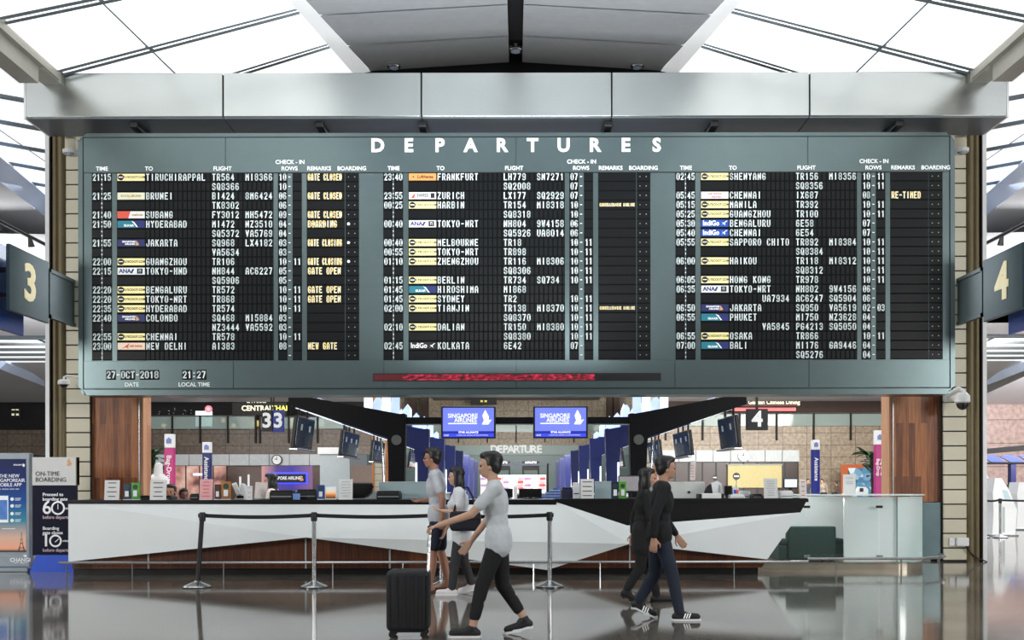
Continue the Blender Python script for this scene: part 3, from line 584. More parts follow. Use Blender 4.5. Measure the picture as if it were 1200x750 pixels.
b = MB(); b.prismz(arcb+arcb2[::-1], .12, zt-.02); b.box(X(989,GD+.1), xc, GD+.1, GD+.13, .12, zt-.02); b.build('backing_panel', m_back, gc, smooth=True)
b = MB(); b.box(X(890,15.5), X(1003,15.9), 15.9, 15.93, 0, zt-.02); b.build('inner_panel', m_back, gc)
b = MB(); b.prismz([(X(947,15), GD-.01), (xc, GD-.01)]+[(xc+(R+.01)*math.sin(a), GD+R-(R+.01)*math.cos(a)) for a in [PI*.62*i/16 for i in range(17)]]+[(xc, GD+1.0), (X(947,15), GD+1.0)], zt, zt+.02); b.build('glass_top', mat('white_glass', (228,242,240), rough=.2), gc)
b = MB(); base = [(X(890,GD), GD+.02), (xc, GD+.02)]+[(xc+(R-.02)*math.sin(a), GD+R-(R-.02)*math.cos(a)) for a in [PI*.62*i/16 for i in range(17)]]+[(xc, GD+.95), (X(890,GD), GD+.95)]
b.prismz(base, 0, .11); b.build('plinth', mat('steel_plinth', (190,178,160), rough=.25, metal=.8), gc)
for px, py in ((945.5,594.5), (1030.5,594.5), (945.5,652.5), (1030.5,652.5)):
    dark = py < 600; wd = .05
    MB().rbox(X(px,GD)-wd, X(px,GD)+wd, GD-.015, GD+.02, Z(py,GD)-.02, Z(py,GD)+.02, .005).build('clamp', m_black if dark else m_chrome, gc)
rl = thing('foot_rail', 'curved steel foot rail around the pale glass counter', 'rail', (0, 0, 0))
rr = R+.3; pts = [(X(946,14.65), 14.65, .2), (xc, 14.65, .2)]+[(xc+rr*math.sin(a), GD+R-rr*math.cos(a), .2) for a in [PI*.5*i/10 for i in range(1, 11)]]
MB().tube(pts, .022, 8).build('bar', m_chrome, rl)
for x, y in ((X(980,14.65), 14.65), (X(1056,14.65), 14.65), (xc+rr, GD+R)): MB().tube([(x, y, 0), (x, y, .19)], .012, 8).build('post', m_chrome, rl)
m_dkgreen = mat('dark_green_fabric', (24,58,50), rough=.7, noise=.1)
ac = thing('armchair', 'dark green armchair behind the pale glass counter', 'armchair', (0, 15.3, 0))
x0, x1, x2 = X(921,15.3), X(977,15.3), X(988.5,15.3)
MB().rbox(x0, x1, -.12, .05, .14, Z(617.5,15.2), .02).build('backrest', m_dkgreen, ac); MB().rbox(x0, x1, .05, .5, .16, .42, .04).build('seat', m_dkgreen, ac)
for xa in (x0-.14, x1): 
    MB().rbox(xa, xa+.15, -.1, .5, Z(641,15.3)+.03, Z(633,15.3)+.02, .03).build('armrest', m_dkgreen, ac); MB().rbox(xa, xa+.13, -.1, .5, .14, Z(641,15.3)+.03, .01).build('arm_side', m_dkgreen, ac)
for xa in (x0+.05, x1-.05):
    for ya in (-.05, .42): MB().tube([(xa, ya, .11), (xa, ya, .17)], .025, 8).build('leg', m_black, ac)

# ------------------------------------------------------------------ queue barriers
def stanchion(px, lean, label, nxt=None, group='queue barrier posts before the counter', d=12.48, m=m_chrome, h=1.0):
    t = thing('stanchion', label, 'queue post', (X(px, d), d, 0), 0, group)
    L = lambda z: (lean*z, 0, z)
    MB().lathe([(.02,0),(.18,.0),(.18,.018),(.165,.03),(.09,.06),(.035,.085),(.03,.09)], seg=32).build('base', m_chrome, t, smooth=True)
    MB().lathe([(.178,-.0),(.186,.004),(.186,.014),(.178,.016)], seg=32).build('rubber_ring', m_rubber, t)
    MB().tube([L(.08), L(h-.1)], .03, 16).build('pole', m, t, smooth=True)
    MB().lathe([(.038,h-.12),(.042,h-.1),(.042,h-.02),(.034,h)], (lean*h, 0, 0), 16).build('head', m_black, t, smooth=True)
    MB().rbox(lean*h-.055, lean*h+.055, -.02, .02, h-.07, h-.015, .008).build('belt_clip', m_black, t)
    if nxt is not None:
        dx = X(nxt, d)-X(px, d); P = [(lean*h+.05+(dx-.1-lean*h)*i/12, 0, h-.045-.02*math.sin(PI*i/12)) for i in range(13)]
        b = MB()
        for p, q in zip(P, P[1:]): b.face([(p[0],-.002,p[2]-.025),(q[0],-.002,q[2]-.025),(q[0],-.002,q[2]+.025),(p[0],-.002,p[2]+.025)]); b.face([(p[0],.002,p[2]-.025),(q[0],.002,q[2]-.025),(q[0],.002,q[2]+.025),(p[0],.002,p[2]+.025)])
        b.build('belt', m_rubber, t)
    return t
stanchion(231, .07, 'leaning black queue barrier post, leftmost of the row before the counter', 368, m=m_black)
stanchion(368, 0, 'steel queue barrier post, second from left in the row before the counter', 517)
stanchion(517, 0, 'steel queue barrier post behind the man in shorts and the long-haired woman', 644)
stanchion(644, 0, 'steel queue barrier post, rightmost of the row before the faceted counter')

# ------------------------------------------------------------------ stand signs on the left
m_navysign = mat('navy_print', (14,18,42), rough=.6, spec=.2, noise=.03); m_blue = mat('royal_blue', (28,84,214), rough=.4, noise=.03)
m_printw = mat('white_print', (238,240,242), rough=.5, noise=.01, emit=(238,240,242), es=.15); m_paper = mat('paper_white', (218,218,216), rough=.6, noise=.02)
m_printpink = mat('pale_pink_print', (226,196,206), rough=.5)
d = 14.85
sg = thing('information_sign', 'white and navy on-time boarding sign on a blue foot left of the counter', 'sign', (0, d, 0))
x0, x1 = X(37.5,d), X(90,d)
MB().rbox(x0, x1, 0, .09, Z(568,d), Z(535,d), .006).build('header_panel', m_paper, sg)
MB().rbox(x0+.005, x1-.02, 0, .08, Z(650,d), Z(568,d), .004).build('navy_panel', m_navysign, sg)
b = MB(); b.box(x1-.015, x1+.0, -.002, .092, Z(568,d), Z(535,d)); b.build('edge_strip', m_brass, sg)
MB().prism([(X(44,d), Z(649.5,d)), (X(82,d)+.08, Z(649.5,d)), (X(82,d)+.08, 0), (X(37,d), 0)], -.06, .14).build('foot', m_blue, sg)
q = MB(); put_text(q, 'ON-TIME', .10, X(41.5,d), -.004, Z(554.5,d), 0, 'LEFT', wx=.95); put_text(q, 'BOARDING', .10, X(41.5,d), -.004, Z(561.5,d), 0, 'LEFT', wx=.95); q.build('header_letters', m_black, sg)
q = MB(); cx, cz = X(81,d), Z(541.5,d)
q.prism([(cx-.035, cz-.05), (cx-.02, cz+.0), (cx-.03, cz+.03), (cx, cz+.075), (cx+.02, cz+.02), (cx+.045, cz-.02), (cx+.02, cz-.05)], -.003, .001); q.build('gold_bird_emblem', m_goldink, sg)
q = MB()
for txt, sz, py in (('Proceed to', .074, 578.8), ('boarding gate', .074, 584.2), ('Boarding', .074, 618.4), ('gate closes', .074, 623.6)): put_text(q, txt, sz, X(50,d), -.004, Z(py,d), .012, 'LEFT', wx=.98)
def ring(q, cx, cz, R, w_, n=28):
    for i in range(n):
        a, c = 2*PI*i/n, 2*PI*(i+1)/n
        q.face([(cx+R*math.cos(a), -.004, cz+R*math.sin(a)), (cx+R*math.cos(c), -.004, cz+R*math.sin(c)), (cx+(R-w_)*math.cos(c), -.004, cz+(R-w_)*math.sin(c)), (cx+(R-w_)*math.cos(a), -.004, cz+(R-w_)*math.sin(a))])
put_text(q, '6', .30, X(55,d), -.004, Z(594.5,d), .012); ring(q, X(68,d), Z(594.5,d), .11, .028)
put_text(q, '10', .001, X(50,d), -.004, Z(633,d)); put_text(q, '1', .28, X(54,d), -.004, Z(633,d), .012); ring(q, X(65,d), Z(633,d), .10, .028)
q.box(X(67.6,d), X(68.4,d), -.006, -.003, Z(596,d), Z(590,d)); q.prism([(X(64.4,d), Z(634,d)), (X(65,d), Z(634.8,d)), (X(69,d), Z(631,d)), (X(68.6,d), Z(630.4,d))], -.006, -.003)
put_text(q, 'mins', .05, X(78,d), -.004, Z(595,d)); put_text(q, 'mins', .05, X(77,d), -.004, Z(633,d)); q.build('panel_letters', m_printw, sg)
q = MB(); put_text(q, 'before departure', .074, X(50,d), -.004, Z(605.5,d), .008, 'LEFT', wx=.95); put_text(q, 'before departure', .074, X(50,d), -.004, Z(644,d), .008, 'LEFT', wx=.95); q.build('small_letters', m_printpink, sg)
d = 14.95
ks = thing('display_stand', 'tall silver poster display stand at the left edge', 'display', (0, d, 0))
x0, x1 = X(-18,d), X(35,d)
m_silver = mat('silver_frame', (140,150,158), rough=.5, metal=.4)
MB().rbox(x0, x1, 0, .12, .06, Z(530,d), .015).build('frame', m_silver, ks); MB().rbox(x0-.05, x1+.04, -.15, .3, 0, .06, .01).build('base', m_silver, ks)
def poster():
    m, nt, bb, tc = node_mat('poster_print'); sp = nt.nodes.new('ShaderNodeSeparateXYZ'); nt.links.new(tc.outputs['Object'], sp.inputs[0])
    mr = nt.nodes.new('ShaderNodeMapRange'); mr.inputs[1].default_value = Z(646,d); mr.inputs[2].default_value = Z(538,d); nt.links.new(sp.outputs[2], mr.inputs[0])
    r = ramp(nt, [(0, (24,20,24)), (.04, (226,160,128)), (.16, (206,170,150)), (.34, (52,128,150)), (.55, (24,72,140)), (.8, (20,36,96)), (1, (18,26,70))]); nt.links.new(mr.outputs[0], r.inputs['Fac'])
    bb.inputs['Base Color'].default_value = (.01,.012,.02,1); nt.links.new(r.outputs['Color'], bb.inputs['Emission Color']); bb.inputs['Emission Strength'].default_value = .9; bb.inputs['Specular IOR Level'].default_value = .1; bb.inputs['Roughness'].default_value = .4; return m
MB().box(x0+.06, x1-.06, -.006, .01, Z(646,d), Z(537,d)).build('poster', poster(), ks)
q = MB(); pc = X(11,d)
for txt, py, sz in (('THE NEW', 557.0, .078), ('SINGAPOREAIR', 562.2, .078), ('MOBILE APP', 567.4, .078), ('= ==== === ==', 572.5, .05)): put_text(q, txt, sz, pc, -.01, Z(py,d), .004, wx=.95)
for py in (584, 592, 601, 609): q.lathe([(.028,-.011),(.028,-.008)], (X(14.5,d), 0, Z(py,d)), 14, 'y'); q.box(X(18,d), X(25,d), -.011, -.008, Z(py-.5,d), Z(py-1.2,d)); q.box(X(18,d), X(24,d), -.011, -.008, Z(py+1.4,d), Z(py+.7,d))
q.box(X(3,d), X(18,d), -.011, -.008, Z(619,d), Z(618.4,d)); put_text(q, 'SINGAPORE', .035, X(23,d), -.01, Z(544,d), .01)
q.prism([(X(27,d), Z(546,d)), (X(27.6,d), Z(542,d)), (X(29.5,d), Z(545,d)), (X(28.6,d), Z(546.3,d))], -.011, -.008); put_text(q, 'CHANGI', .085, X(24,d), -.01, Z(655.5,d), .02)
q.prism([(X(27,d), Z(650,d)), (X(31,d), Z(649,d)), (X(32,d), Z(652.5,d)), (X(29,d), Z(651.5,d))], -.011, -.008); put_text(q, 'airport singapore', .03, X(24,d), -.01, Z(658.5,d), .005); q.build('poster_letters', m_printw, ks)
q = MB(); q.rbox(X(-8,d), X(10,d), -.012, -.007, Z(611.5,d), Z(580,d), .004, 1); q.build('phone_picture', m_printw, ks); MB().box(X(-7,d), X(9,d), -.015, -.011, Z(608,d), Z(585,d)).build('phone_screen', mat('phone_screen', (60,104,170), emit=(60,110,180), es=.4, noise=.4, ns=6), ks)
q = MB(); tx0, tz0, tz1 = X(25.5,d), Z(644.5,d), Z(623,d); hgt = tz1-tz0
for s in (-1, 1): q.prism([(tx0+s*.055, tz0), (tx0+s*.035, tz0), (tx0+s*.012, tz0+hgt*.4), (tx0+s*.004, tz1), (tx0+s*.0, tz1), (tx0+s*.018, tz0+hgt*.4), ][:6], -.0105, -.008)
for f, w_ in ((.14, .045), (.38, .024), (.6, .014)): q.box(tx0-w_, tx0+w_, -.0105, -.008, tz0+hgt*f, tz0+hgt*f+.012)
q.box(x0+.06, x1-.06, -.0102, -.008, Z(646,d), Z(644.3,d)); q.build('skyline_print', m_black, ks)

# ------------------------------------------------------------------ row number signs beside the board
for s, num in ((-1, '3'), (1, '4')):
    xs_ = -7.75 if s < 0 else X(1187, 14.37)*1.0
    xs_ = s*7.75
    t = thing('row_sign', 'dark teal sign with cream numeral %s projecting %s of the board' % (num, 'left' if s < 0 else 'right'), 'sign', (xs_, 14.37, 4.05))
    xx = lambda a, c: sorted((-s*a, -s*c))
    a, c = xx(0, -.06); MB().rbox(a, c, 0, 1.21, 0, 1.02, .008).build('panel', m_teal, t)
    a, c = xx(-.01, -.05); MB().rbox(a, c, 1.22, 2.15, .14, .88, .008).build('arm', m_teal, t)
    a, c = xx(.012, -.05)
    b = MB(); b.box(a, c, 1.22, 2.12, .86, .92); b.box(a, c, 1.22, 2.12, .10, .16); b.box(a, c, 1.22, 1.27, .10, .92); b.build('arm_rim', m_teal, t)
    me = text_mesh(num, .80, .03, 'CENTER', .006, 1, 1.0)
    q = MB(); rot = Matrix.Rotation(PI/2 if s < 0 else -PI/2, 4, 'Z'); q.mesh(me, Matrix.Translation((-s*.006, .60, .51)) @ rot); q.build('numeral', m_cuttext, t)
    a, c = xx(-.30, -.36)
    t2 = thing('backing_sign', 'deep blue glossy sign panel behind the teal sign, %s of the board' % ('left' if s < 0 else 'right'), 'sign', (xs_, 14.2, 3.82))
    a, c = xx(-.35, -.42); MB().rbox(a, c, -.6, 1.25, 0, 1.35, .01).build('panel', mat('deep_blue_gloss', (26,66,150), rough=.25, coat=.5), t2)
    a, c = xx(-.07, -.36); b = MB(); b.box(a, c, .5, .56, .5, .56); b.box(a, c, .5, .56, .9, .96); b.build('bracket', m_black, t2)

# ------------------------------------------------------------------ cameras and lamps on the piers
def dome_cam():
    t = thing('security_camera', 'white dome security camera on a bracket at the left pier', 'security camera', (X(75,16.2), 16.2, Z(448,16.2)))
    MB().tube([(.0,0,.05),(.0,0,.1),(.05,.02,.13),(.2,.15,.1),(.25,.3,.08)], .018, 8).build('bracket', m_whiteplastic, t)
    MB().lathe([(.0,.06),(.06,.06),(.1,.03),(.1,-.02),(.09,-.03)], seg=20).build('housing', m_whiteplastic, t, smooth=True)
    MB().ball((0,0,-.025), (.07,.07,.06)).build('dome', m_black, t, smooth=True)
dome_cam()
t = thing('security_camera', 'white ball security camera on a curved arm at the right pier', 'security camera', (X(1128,16.1), 16.1, Z(463,16.1)))
MB().rbox(-.16,-.02,.28,.4,-.1,.12,.02).build('wall_plate', m_whiteplastic, t)
MB().tube([(-.09,.3,.02),(-.09,.15,.06),(-.05,.02,.1),(.0,0,.06),(0,0,0)], .045, 10).build('arm', m_whiteplastic, t, smooth=True)
MB().lathe([(.0,.04),(.07,.03),(.12,-.03),(.125,-.13),(.1,-.15)], seg=24).build('housing', m_whiteplastic, t, smooth=True)
MB().ball((0,0,-.16), (.1,.1,.11)).build('lens_ball', m_black, t, smooth=True)
for s, px in ((-1, 84), (1, 1126)):
    t = thing('wall_spotlight', 'pale cylinder spotlight under the fascia at the %s pier' % ('left' if s < 0 else 'right'), 'spotlight', (X(px,16.2), 16.2, Z(176,16.2)))
    MB().lathe([(.1,0),(.1,.3),(.08,.32)], seg=16).build('body', m_cream, t, smooth=True); MB().lathe([(.13,-.06),(.14,0),(.1,.02)], seg=16).build('collar', m_whiteplastic, t, smooth=True)
    MB().tube([(0,0,.05),(-s*.0,.35,.05)], .03, 8).build('bracket', m_whiteplastic, t); MB().ball((0,-.04,-.06), (.07,.07,.05)).build('lamp', m_grey, t, smooth=True)
t = thing('power_outlet', 'white power outlet with plug on the right cream pier near the floor', 'outlet', (X(1117,16.48), 16.5, Z(636,16.5)))
MB().rbox(-.07,.03,-.03,.0,-.07,.07,.01).build('socket', m_whiteplastic, t); MB().rbox(.04,.26,-.07,.0,-.07,.08,.015).build('adapter', m_whiteplastic, t)
MB().tube([(.2,-.05,-.06),(.26,-.06,-.16),(.36,-.08,-.26),(.55,-.1,-.34)], .012, 6).build('cable', m_black, t)
for s in (-1, 0, 1):
    x = s*X(777,16)*.93; x = (-2.36, .0, 2.36)[s+1]
    t = thing('ceiling_spotlight', ('recessed spotlight in the grey ceiling left of the slot', 'recessed lamp at the end of the dark ceiling slot', 'recessed spotlight in the grey ceiling right of the slot')[s+1], 'lamp', (x, 17.6 if s == 0 else 18.2, (zr(17.6)-.0 if s == 0 else zr(18.2)-.15)))
    MB().lathe([(.11,-.05),(.13,-.03),(.13,.05)], seg=20).build('rim', m_chrome, t, smooth=True); MB().lathe([(.09,-.055),(.02,-.03)], seg=16).build('lens', m_bluebeam, t)
# ------------------------------------------------------------------ things on the counter
TZ = 1.14; ID = 14.5
def onc(px, d=ID): return X(px, d)
def tent(px0, px1, pt, label, lines=5, m=None, d=14.3, name='notice_stand', cat='notice stand', group=None, ink=None, head=None, lean=.06):
    m = m or m_paper; x0, x1 = X(px0,d), X(px1,d); h = Z(pt,d)-TZ; wd = x1-x0
    t = thing(name, label, cat, ((x0+x1)/2, d, TZ), 0, group)
    b = MB(); b.prism([(-wd/2,0),(wd/2,0),(wd/2,h),(-wd/2,h)], 0, .008)
    for v in b.b.verts: v.co.y += v.co.z*lean*1.5
    b.build('sheet', m, t)
    MB().rbox(-wd/2, wd/2, -.01, .07, 0, .008, .002, 1).build('foot', m_whiteplastic, t)
    if lines:
        q = MB()
        for i in range(lines):
            z = h*(.86-.68*i/max(1, lines-1)); f = random.uniform(.45, .75); q.box(-wd/2*f, wd/2*f, z*lean*1.5-.003, z*lean*1.5+.001, z-.006, z+.006)
        q.build('printed_lines', ink or m_grey, t)
    return t
def leafbox(px0, px1, pt, label, col, d=14.28, card=(235,235,240), group='brochure holders on the counter'):
    x0, x1 = X(px0,d), X(px1,d); wd = x1-x0; h = Z(pt,d)-TZ
    t = thing('brochure_holder', label, 'brochure holder', ((x0+x1)/2, d, TZ), 0, group)
    m = mat('leaflet_%d_%d_%d' % col, col, rough=.4, noise=.12, ns=20)
    b = MB()
    for i in range(3): b.rbox(-wd/2+.008*i*0, wd/2, .012+.014*i, .022+.014*i, .01, h-.008*i, .002, 1)
    b.build('leaflets', m, t)
    MB().box(-wd/2, wd/2, -.004, 0, 0, h*.35).build('holder_front', m_glass, t); MB().rbox(-wd/2, wd/2, -.004, .07, 0, .01, .002, 1).build('holder_base', m_whiteplastic, t)
    MB().box(-wd*.22, wd*.25, -.006, -.001, h*.2, h*.55).build('white_card', flatmat('card', card), t)
    MB().lathe([(wd*.3, -.0), (wd*.3, .006)], (0, .004, h*.75), 14, 'y').build('printed_figure', mat('print_dark', (40,70,60), noise=.3), t)
    return t
def block(px0, px1, py0, py1, label, name, cat, m=None, dep=.28, d=14.45, base=TZ, detail=True, group=None):
    x0, x1 = X(px0,d), X(px1,d); h = max(.03, Z(py0,d)-base); wd = x1-x0
    t = thing(name, label, cat, ((x0+x1)/2, d, base), 0, group)
    MB().rbox(-wd/2, wd/2, 0, dep, 0, h*.82, .012).build('body', m or m_black, t); MB().rbox(-wd/2+.012, wd/2-.012, .01, dep-.01, h*.82, h, .01).build('lid', m or m_black, t)
    if detail: MB().box(-wd/2+.02, wd/2-.02, -.003, .002, h*.30, h*.36).build('slot', m_grey if (m or m_black) is m_black else m_black, t)
    return t
def monitor(px0, px1, py0, py1, label, d=14.6, front=None, frame=m_black, base=TZ, group=None):
    x0, x1 = X(px0,d), X(px1,d); z0, z1 = Z(py1,d), Z(py0,d); wd = x1-x0
    t = thing('monitor', label, 'monitor', ((x0+x1)/2, d, base), 0, group)
    MB().rbox(-wd/2, wd/2, 0, .035, z0-base, z1-base, .008).build('casing', frame, t)
    MB().box(-wd/2+.015, wd/2-.015, -.004, .002, z0-base+.02, z1-base-.015).build('screen', front or m_grey, t)
    MB().rbox(-.03, .03, .02, .05, .01, z0-base+.06, .005).build('neck', m_black, t); MB().rbox(-.12, .12, -.06, .12, 0, .015, .005).build('foot', m_black, t)
    return t
tent(122, 139.5, 562, 'slanted white tablet-like notice at the left end of the counter', 4, ink=m_black)
leafbox(144, 153, 566, 'navy brochure holder beside the leftmost green one', (30,44,80)); leafbox(153.5, 163, 565, 'green brochure holder near the left end of the counter', (84,160,46))
block(163.5, 175, 580, 585, 'low black card tray between the green brochures and a white notice', 'card_tray', 'tray')
tent(175.5, 194.5, 562, 'white paper notice standing below the magenta bag drop sign', 4, ink=m_black)
block(192.5, 200.5, 580, 585, 'small black tray in front of the seated clerk', 'card_tray', 'tray')
block(222, 233, 578, 585, 'black receipt printer left of the pink brochure rack', 'receipt_printer', 'printer')
m_pink = mat('pink_card', (224,168,172), rough=.5, noise=.08)
t = tent(233.5, 249, 561, 'pink brochure rack with printed panels', 5, m=m_pink, ink=m_redink, name='brochure_rack', cat='brochure rack')
leafbox(251, 258.5, 567, 'dark plum brochure holder beside the amber one', (92,34,44)); leafbox(259, 270, 564, 'amber brochure holder right of the plum one', (176,116,44))
t = thing('desk_phone', 'white slanted desk phone beside the amber brochures', 'phone', (X(281,14.5), 14.5, TZ))
b = MB(); b.prism([(-.09,0),(.09,0),(.09,.03),(.06,.22),(.02,.25),(-.06,.05)], 0, .16); b.build('body', m_whiteplastic, t); MB().rbox(-.02,.06,-.03,.0,.06,.27,.015,mtx=Matrix.Rotation(-.4,4,'Y')).build('handset', m_whiteplastic, t); MB().box(-.05,.06,-.003,.0,.02,.06).build('keypad', m_black, t)
for px, pt in ((281.5, 558), (291.3, 555.5)):
    t = thing('pen_light', 'slim white upright desk lamp, %s of the two behind the desk phone' % ('shorter' if pt == 558 else 'taller'), 'lamp', (X(px,14.75), 14.75, TZ)); MB().tube([(0,0,.01),(0,0,Z(pt,14.75)-TZ)], .016, 10).build('stem', m_letter, t); MB().lathe([(.05,0),(.05,.01),(.02,.02)], seg=16).build('base', m_whiteplastic, t)
tent(288.5, 295.5, 569, 'small white card stand left of the pale angled panel', 3)
t = thing('laptop', 'pale open laptop seen from behind beside the dark-haired clerk', 'laptop', (X(305.5,14.5), 14.5, TZ))
b = MB(); b.prism([(-.1,0.02),(.07,.02),(.11,.26),(-.08,.27)], 0, .012); b.build('lid', mat('pale_case', (226,214,208), rough=.4), t); MB().rbox(-.1,.1,.01,.22,0,.018,.005).build('keyboard_base', m_grey, t)
block(315.5, 343, 574, 585, 'black receipt printer in front of the dark-haired clerk', 'receipt_printer', 'printer', d=14.35); block(347, 370.5, 573, 585, 'black card printer right of the dark-haired clerk', 'card_printer', 'printer', d=14.4)
MB_ = MB(); MB_.rbox(X(343.5,14.32), X(352,14.32), 14.3, 14.31, TZ, Z(578,14.3), .002, 1); tag(MB_.build('blue_card', mat('blue_card', (110,140,205))), 'small light blue card leaning on the black printers', 'card')
leafbox(371.5, 380, 568, 'blue brochure holder left of the tablet', (34,70,150))
t = thing('tablet', 'upright tablet showing an orange sunset picture', 'tablet', (X(387.5,14.3), 14.3, TZ)); wd = X(394,14.3)-X(381,14.3); h = Z(570,14.3)-TZ
MB().rbox(-wd/2, wd/2, 0, .015, 0, h, .006).build('case', m_whiteplastic, t)
def sunset():
    m, nt, bb, tc = node_mat('sunset_picture'); sp = nt.nodes.new('ShaderNodeSeparateXYZ'); nt.links.new(tc.outputs['Object'], sp.inputs[0]); mr = nt.nodes.new('ShaderNodeMapRange'); mr.inputs[1].default_value = 0; mr.inputs[2].default_value = .2
    nt.links.new(sp.outputs[2], mr.inputs[0]); r = ramp(nt, [(.1,(40,24,18)), (.35,(206,120,52)), (.55,(236,196,150)), (.9,(190,214,226))]); nt.links.new(mr.outputs[0], r.inputs['Fac']); nt.links.new(r.outputs['Color'], bb.inputs['Base Color']); nt.links.new(r.outputs['Color'], bb.inputs['Emission Color']); bb.inputs['Emission Strength'].default_value = .4; return m
MB().box(-wd/2+.01, wd/2-.01, -.003, .002, .02, h-.015).build('screen', sunset(), t); MB().box(-.04,.04,.012,.07,0,.01).build('foot', m_whiteplastic, t)
tent(397, 413, 561, 'white printed notice left of the dark rounded screen', 6)
t = thing('desk_screen', 'grey curved desk partition with a dark rounded panel', 'desk screen', (0, 14.7, TZ)); q = lambda px, py: (X(px,14.7), Z(py,14.7)-TZ)
MB().prism([q(413,585), q(444,585), q(444,573), q(437,577), q(432,582), q(426,584), q(413,584)], 0, .04).build('rim', m_grey, t)
MB().prism([q(413,567), q(436,567), q(438,570), q(434,578), q(427,583), q(413,584)], -.002, .03).build('dark_panel', m_blackgloss, t)
block(441, 468.5, 575, 585, 'wide black printer in front of the nearest black portal post', 'card_printer', 'printer', d=14.4)
m_tealgrey = mat('teal_grey_laminate', (150,168,172), rough=.35, noise=.03)
for nm, a, c, lab in (('left', 444, 512, 'teal grey desk partition behind the wide black printer'), ('right', 697, 716.5, 'grey desk partition right of the white dotted notice')):
    t = thing('desk_partition', lab, 'partition', (0, 14.85, TZ)); MB().rbox(X(a,14.85), X(c,14.85), 0, .03, 0, Z(565,14.85)-TZ, .006).build('panel', m_tealgrey, t); MB().box(X(a,14.85), X(c,14.85), -.004, .034, Z(565,14.85)-TZ, Z(565,14.85)-TZ+.012).build('cap', m_grey, t)
for a, c, lab in ((575, 601, 'black monitor back left of the aisle centre on the counter'), (608, 635, 'black monitor back right of the aisle centre on the counter')):
    monitor(a, c, 572.5, 583, lab, 14.75, front=m_blackgloss)
t = thing('card_reader', 'small white card reader between two black monitors', 'card reader', (X(604,14.6), 14.6, TZ)); MB().rbox(-.025,.025,0,.05,0,.16,.008).build('body', m_whiteplastic, t); MB().lathe([(.03,.15),(.035,.17),(.02,.2)], (0,.025,0), 12).build('head', m_whiteplastic, t, smooth=True)
for i in range(5):
    dpx = (637, 641, 646, 650.5, 654.5)[i]; hh = (.075, .12, .15, .17, .18)[i]
    t = thing('brochure_stack', 'blue striped brochure stack, %s from the left beside the black file box' % ['first','second','third','fourth','fifth'][i], 'brochures', (X(dpx,14.5), 14.5, TZ), 0, 'blue brochure stacks')
    b = MB(); b2 = MB(); n = int(hh/.014)
    for j in range(n): (b if j % 3 else b2).rbox(-.024+random.uniform(-.004,.004), .024+random.uniform(-.004,.004), 0, .12, .014*j, .014*j+.0125, .002, 1)
    b.build('blue_leaflets', mat('blue_leaflet', (44,84,170)), t); b2.build('pale_leaflets', mat('pale_leaflet', (190,205,230)), t)
block(658, 671.5, 571, 585, 'black file box right of the blue brochure stacks', 'file_box', 'box', m=mat('ink_blue', (18,28,58)))
block(671, 680, 565.5, 585, 'white box between file box and dotted notice', 'white_box', 'box', m=m_whiteplastic)
t = tent(680.5, 696, 561.5, 'white notice with dark dots left of the navy brochures', 4, ink=m_black)
leafbox(716.5, 725, 564.5, 'navy brochure holder left of the green one by the grey monitor', (26,40,66)); leafbox(725.5, 734, 564.5, 'green brochure holder beside the grey monitor', (90,170,50))
monitor(724.5, 753, 557.5, 577, 'grey faced monitor with black frame right of the green brochures', 14.85, front=mat('screen_mauve', (176,170,176), rough=.3))
t = thing('desk_partition', 'light grey rounded desk partition right of the grey monitor', 'partition', (0, 14.85, TZ)); q = lambda px, py: (X(px,14.85), Z(py,14.85)-TZ)
MB().prism([q(752,585), q(770,585), q(770,570), q(767,566), q(763,564.5), q(757,564.5), q(752,568)], 0, .04).build('panel', m_tealgrey, t)
t = thing('desk_partition', 'wide pale desk partition behind the man in dark jeans', 'partition', (0, 14.9, TZ)); MB().rbox(X(771,14.9), X(826,14.9), 0, .04, 0, Z(565,14.9)-TZ, .008).build('panel', mat('pale_partition', (205,208,204), rough=.35), t); MB().rbox(X(772,14.88), X(781,14.88), -.06, -.01, .0, .14, .01).build('switch_box', m_grey, t); MB().rbox(X(806,14.88), X(809,14.88), -.02, 0, .08, .12, .004).build('latch', m_black, t)
t = thing('desk_phone', 'large white slanted check-in phone with black back', 'phone', (X(838,14.7), 14.7, TZ)); b = MB(); b.prism([(-.02,0),(.15,0),(.10,.24),(.03,.28),(-.06,.24)], 0, .05); b.build('body', m_whiteplastic, t); MB().prism([(-.16,.0),(-.02,0),(-.06,.24),(-.12,.2),(-.16,.12)], .01, .05).build('rest', m_black, t); MB().box(.05,.08,-.004,.001,.1,.22).build('keypad', m_grey, t)
t = thing('printer', 'white flat printer with black ends below the slanted phone', 'printer', (X(834,14.35), 14.35, TZ)); MB().rbox(-.15,.15,0,.25,0,.085,.012).build('body', m_whiteplastic, t)
for s in (-1, 1): MB().rbox(s*.17-.022, s*.17+.022, 0, .25, 0, .08, .01).build('end_cap', m_black, t)
t = tent(859, 866, 570.5, 'small card with blue and orange squares right of the flat printer', 0, d=14.45, name='price_card', cat='card'); MB().box(-.035,-.003,-.004,.0,.08,.14).build('blue_square', m_blue, t); MB().box(.003,.035,-.004,.0,.08,.14).build('orange_square', m_redink, t)
monitor(849, 858, 569.5, 581, 'small black screen beside the colourful card', 14.6, front=m_blackgloss)
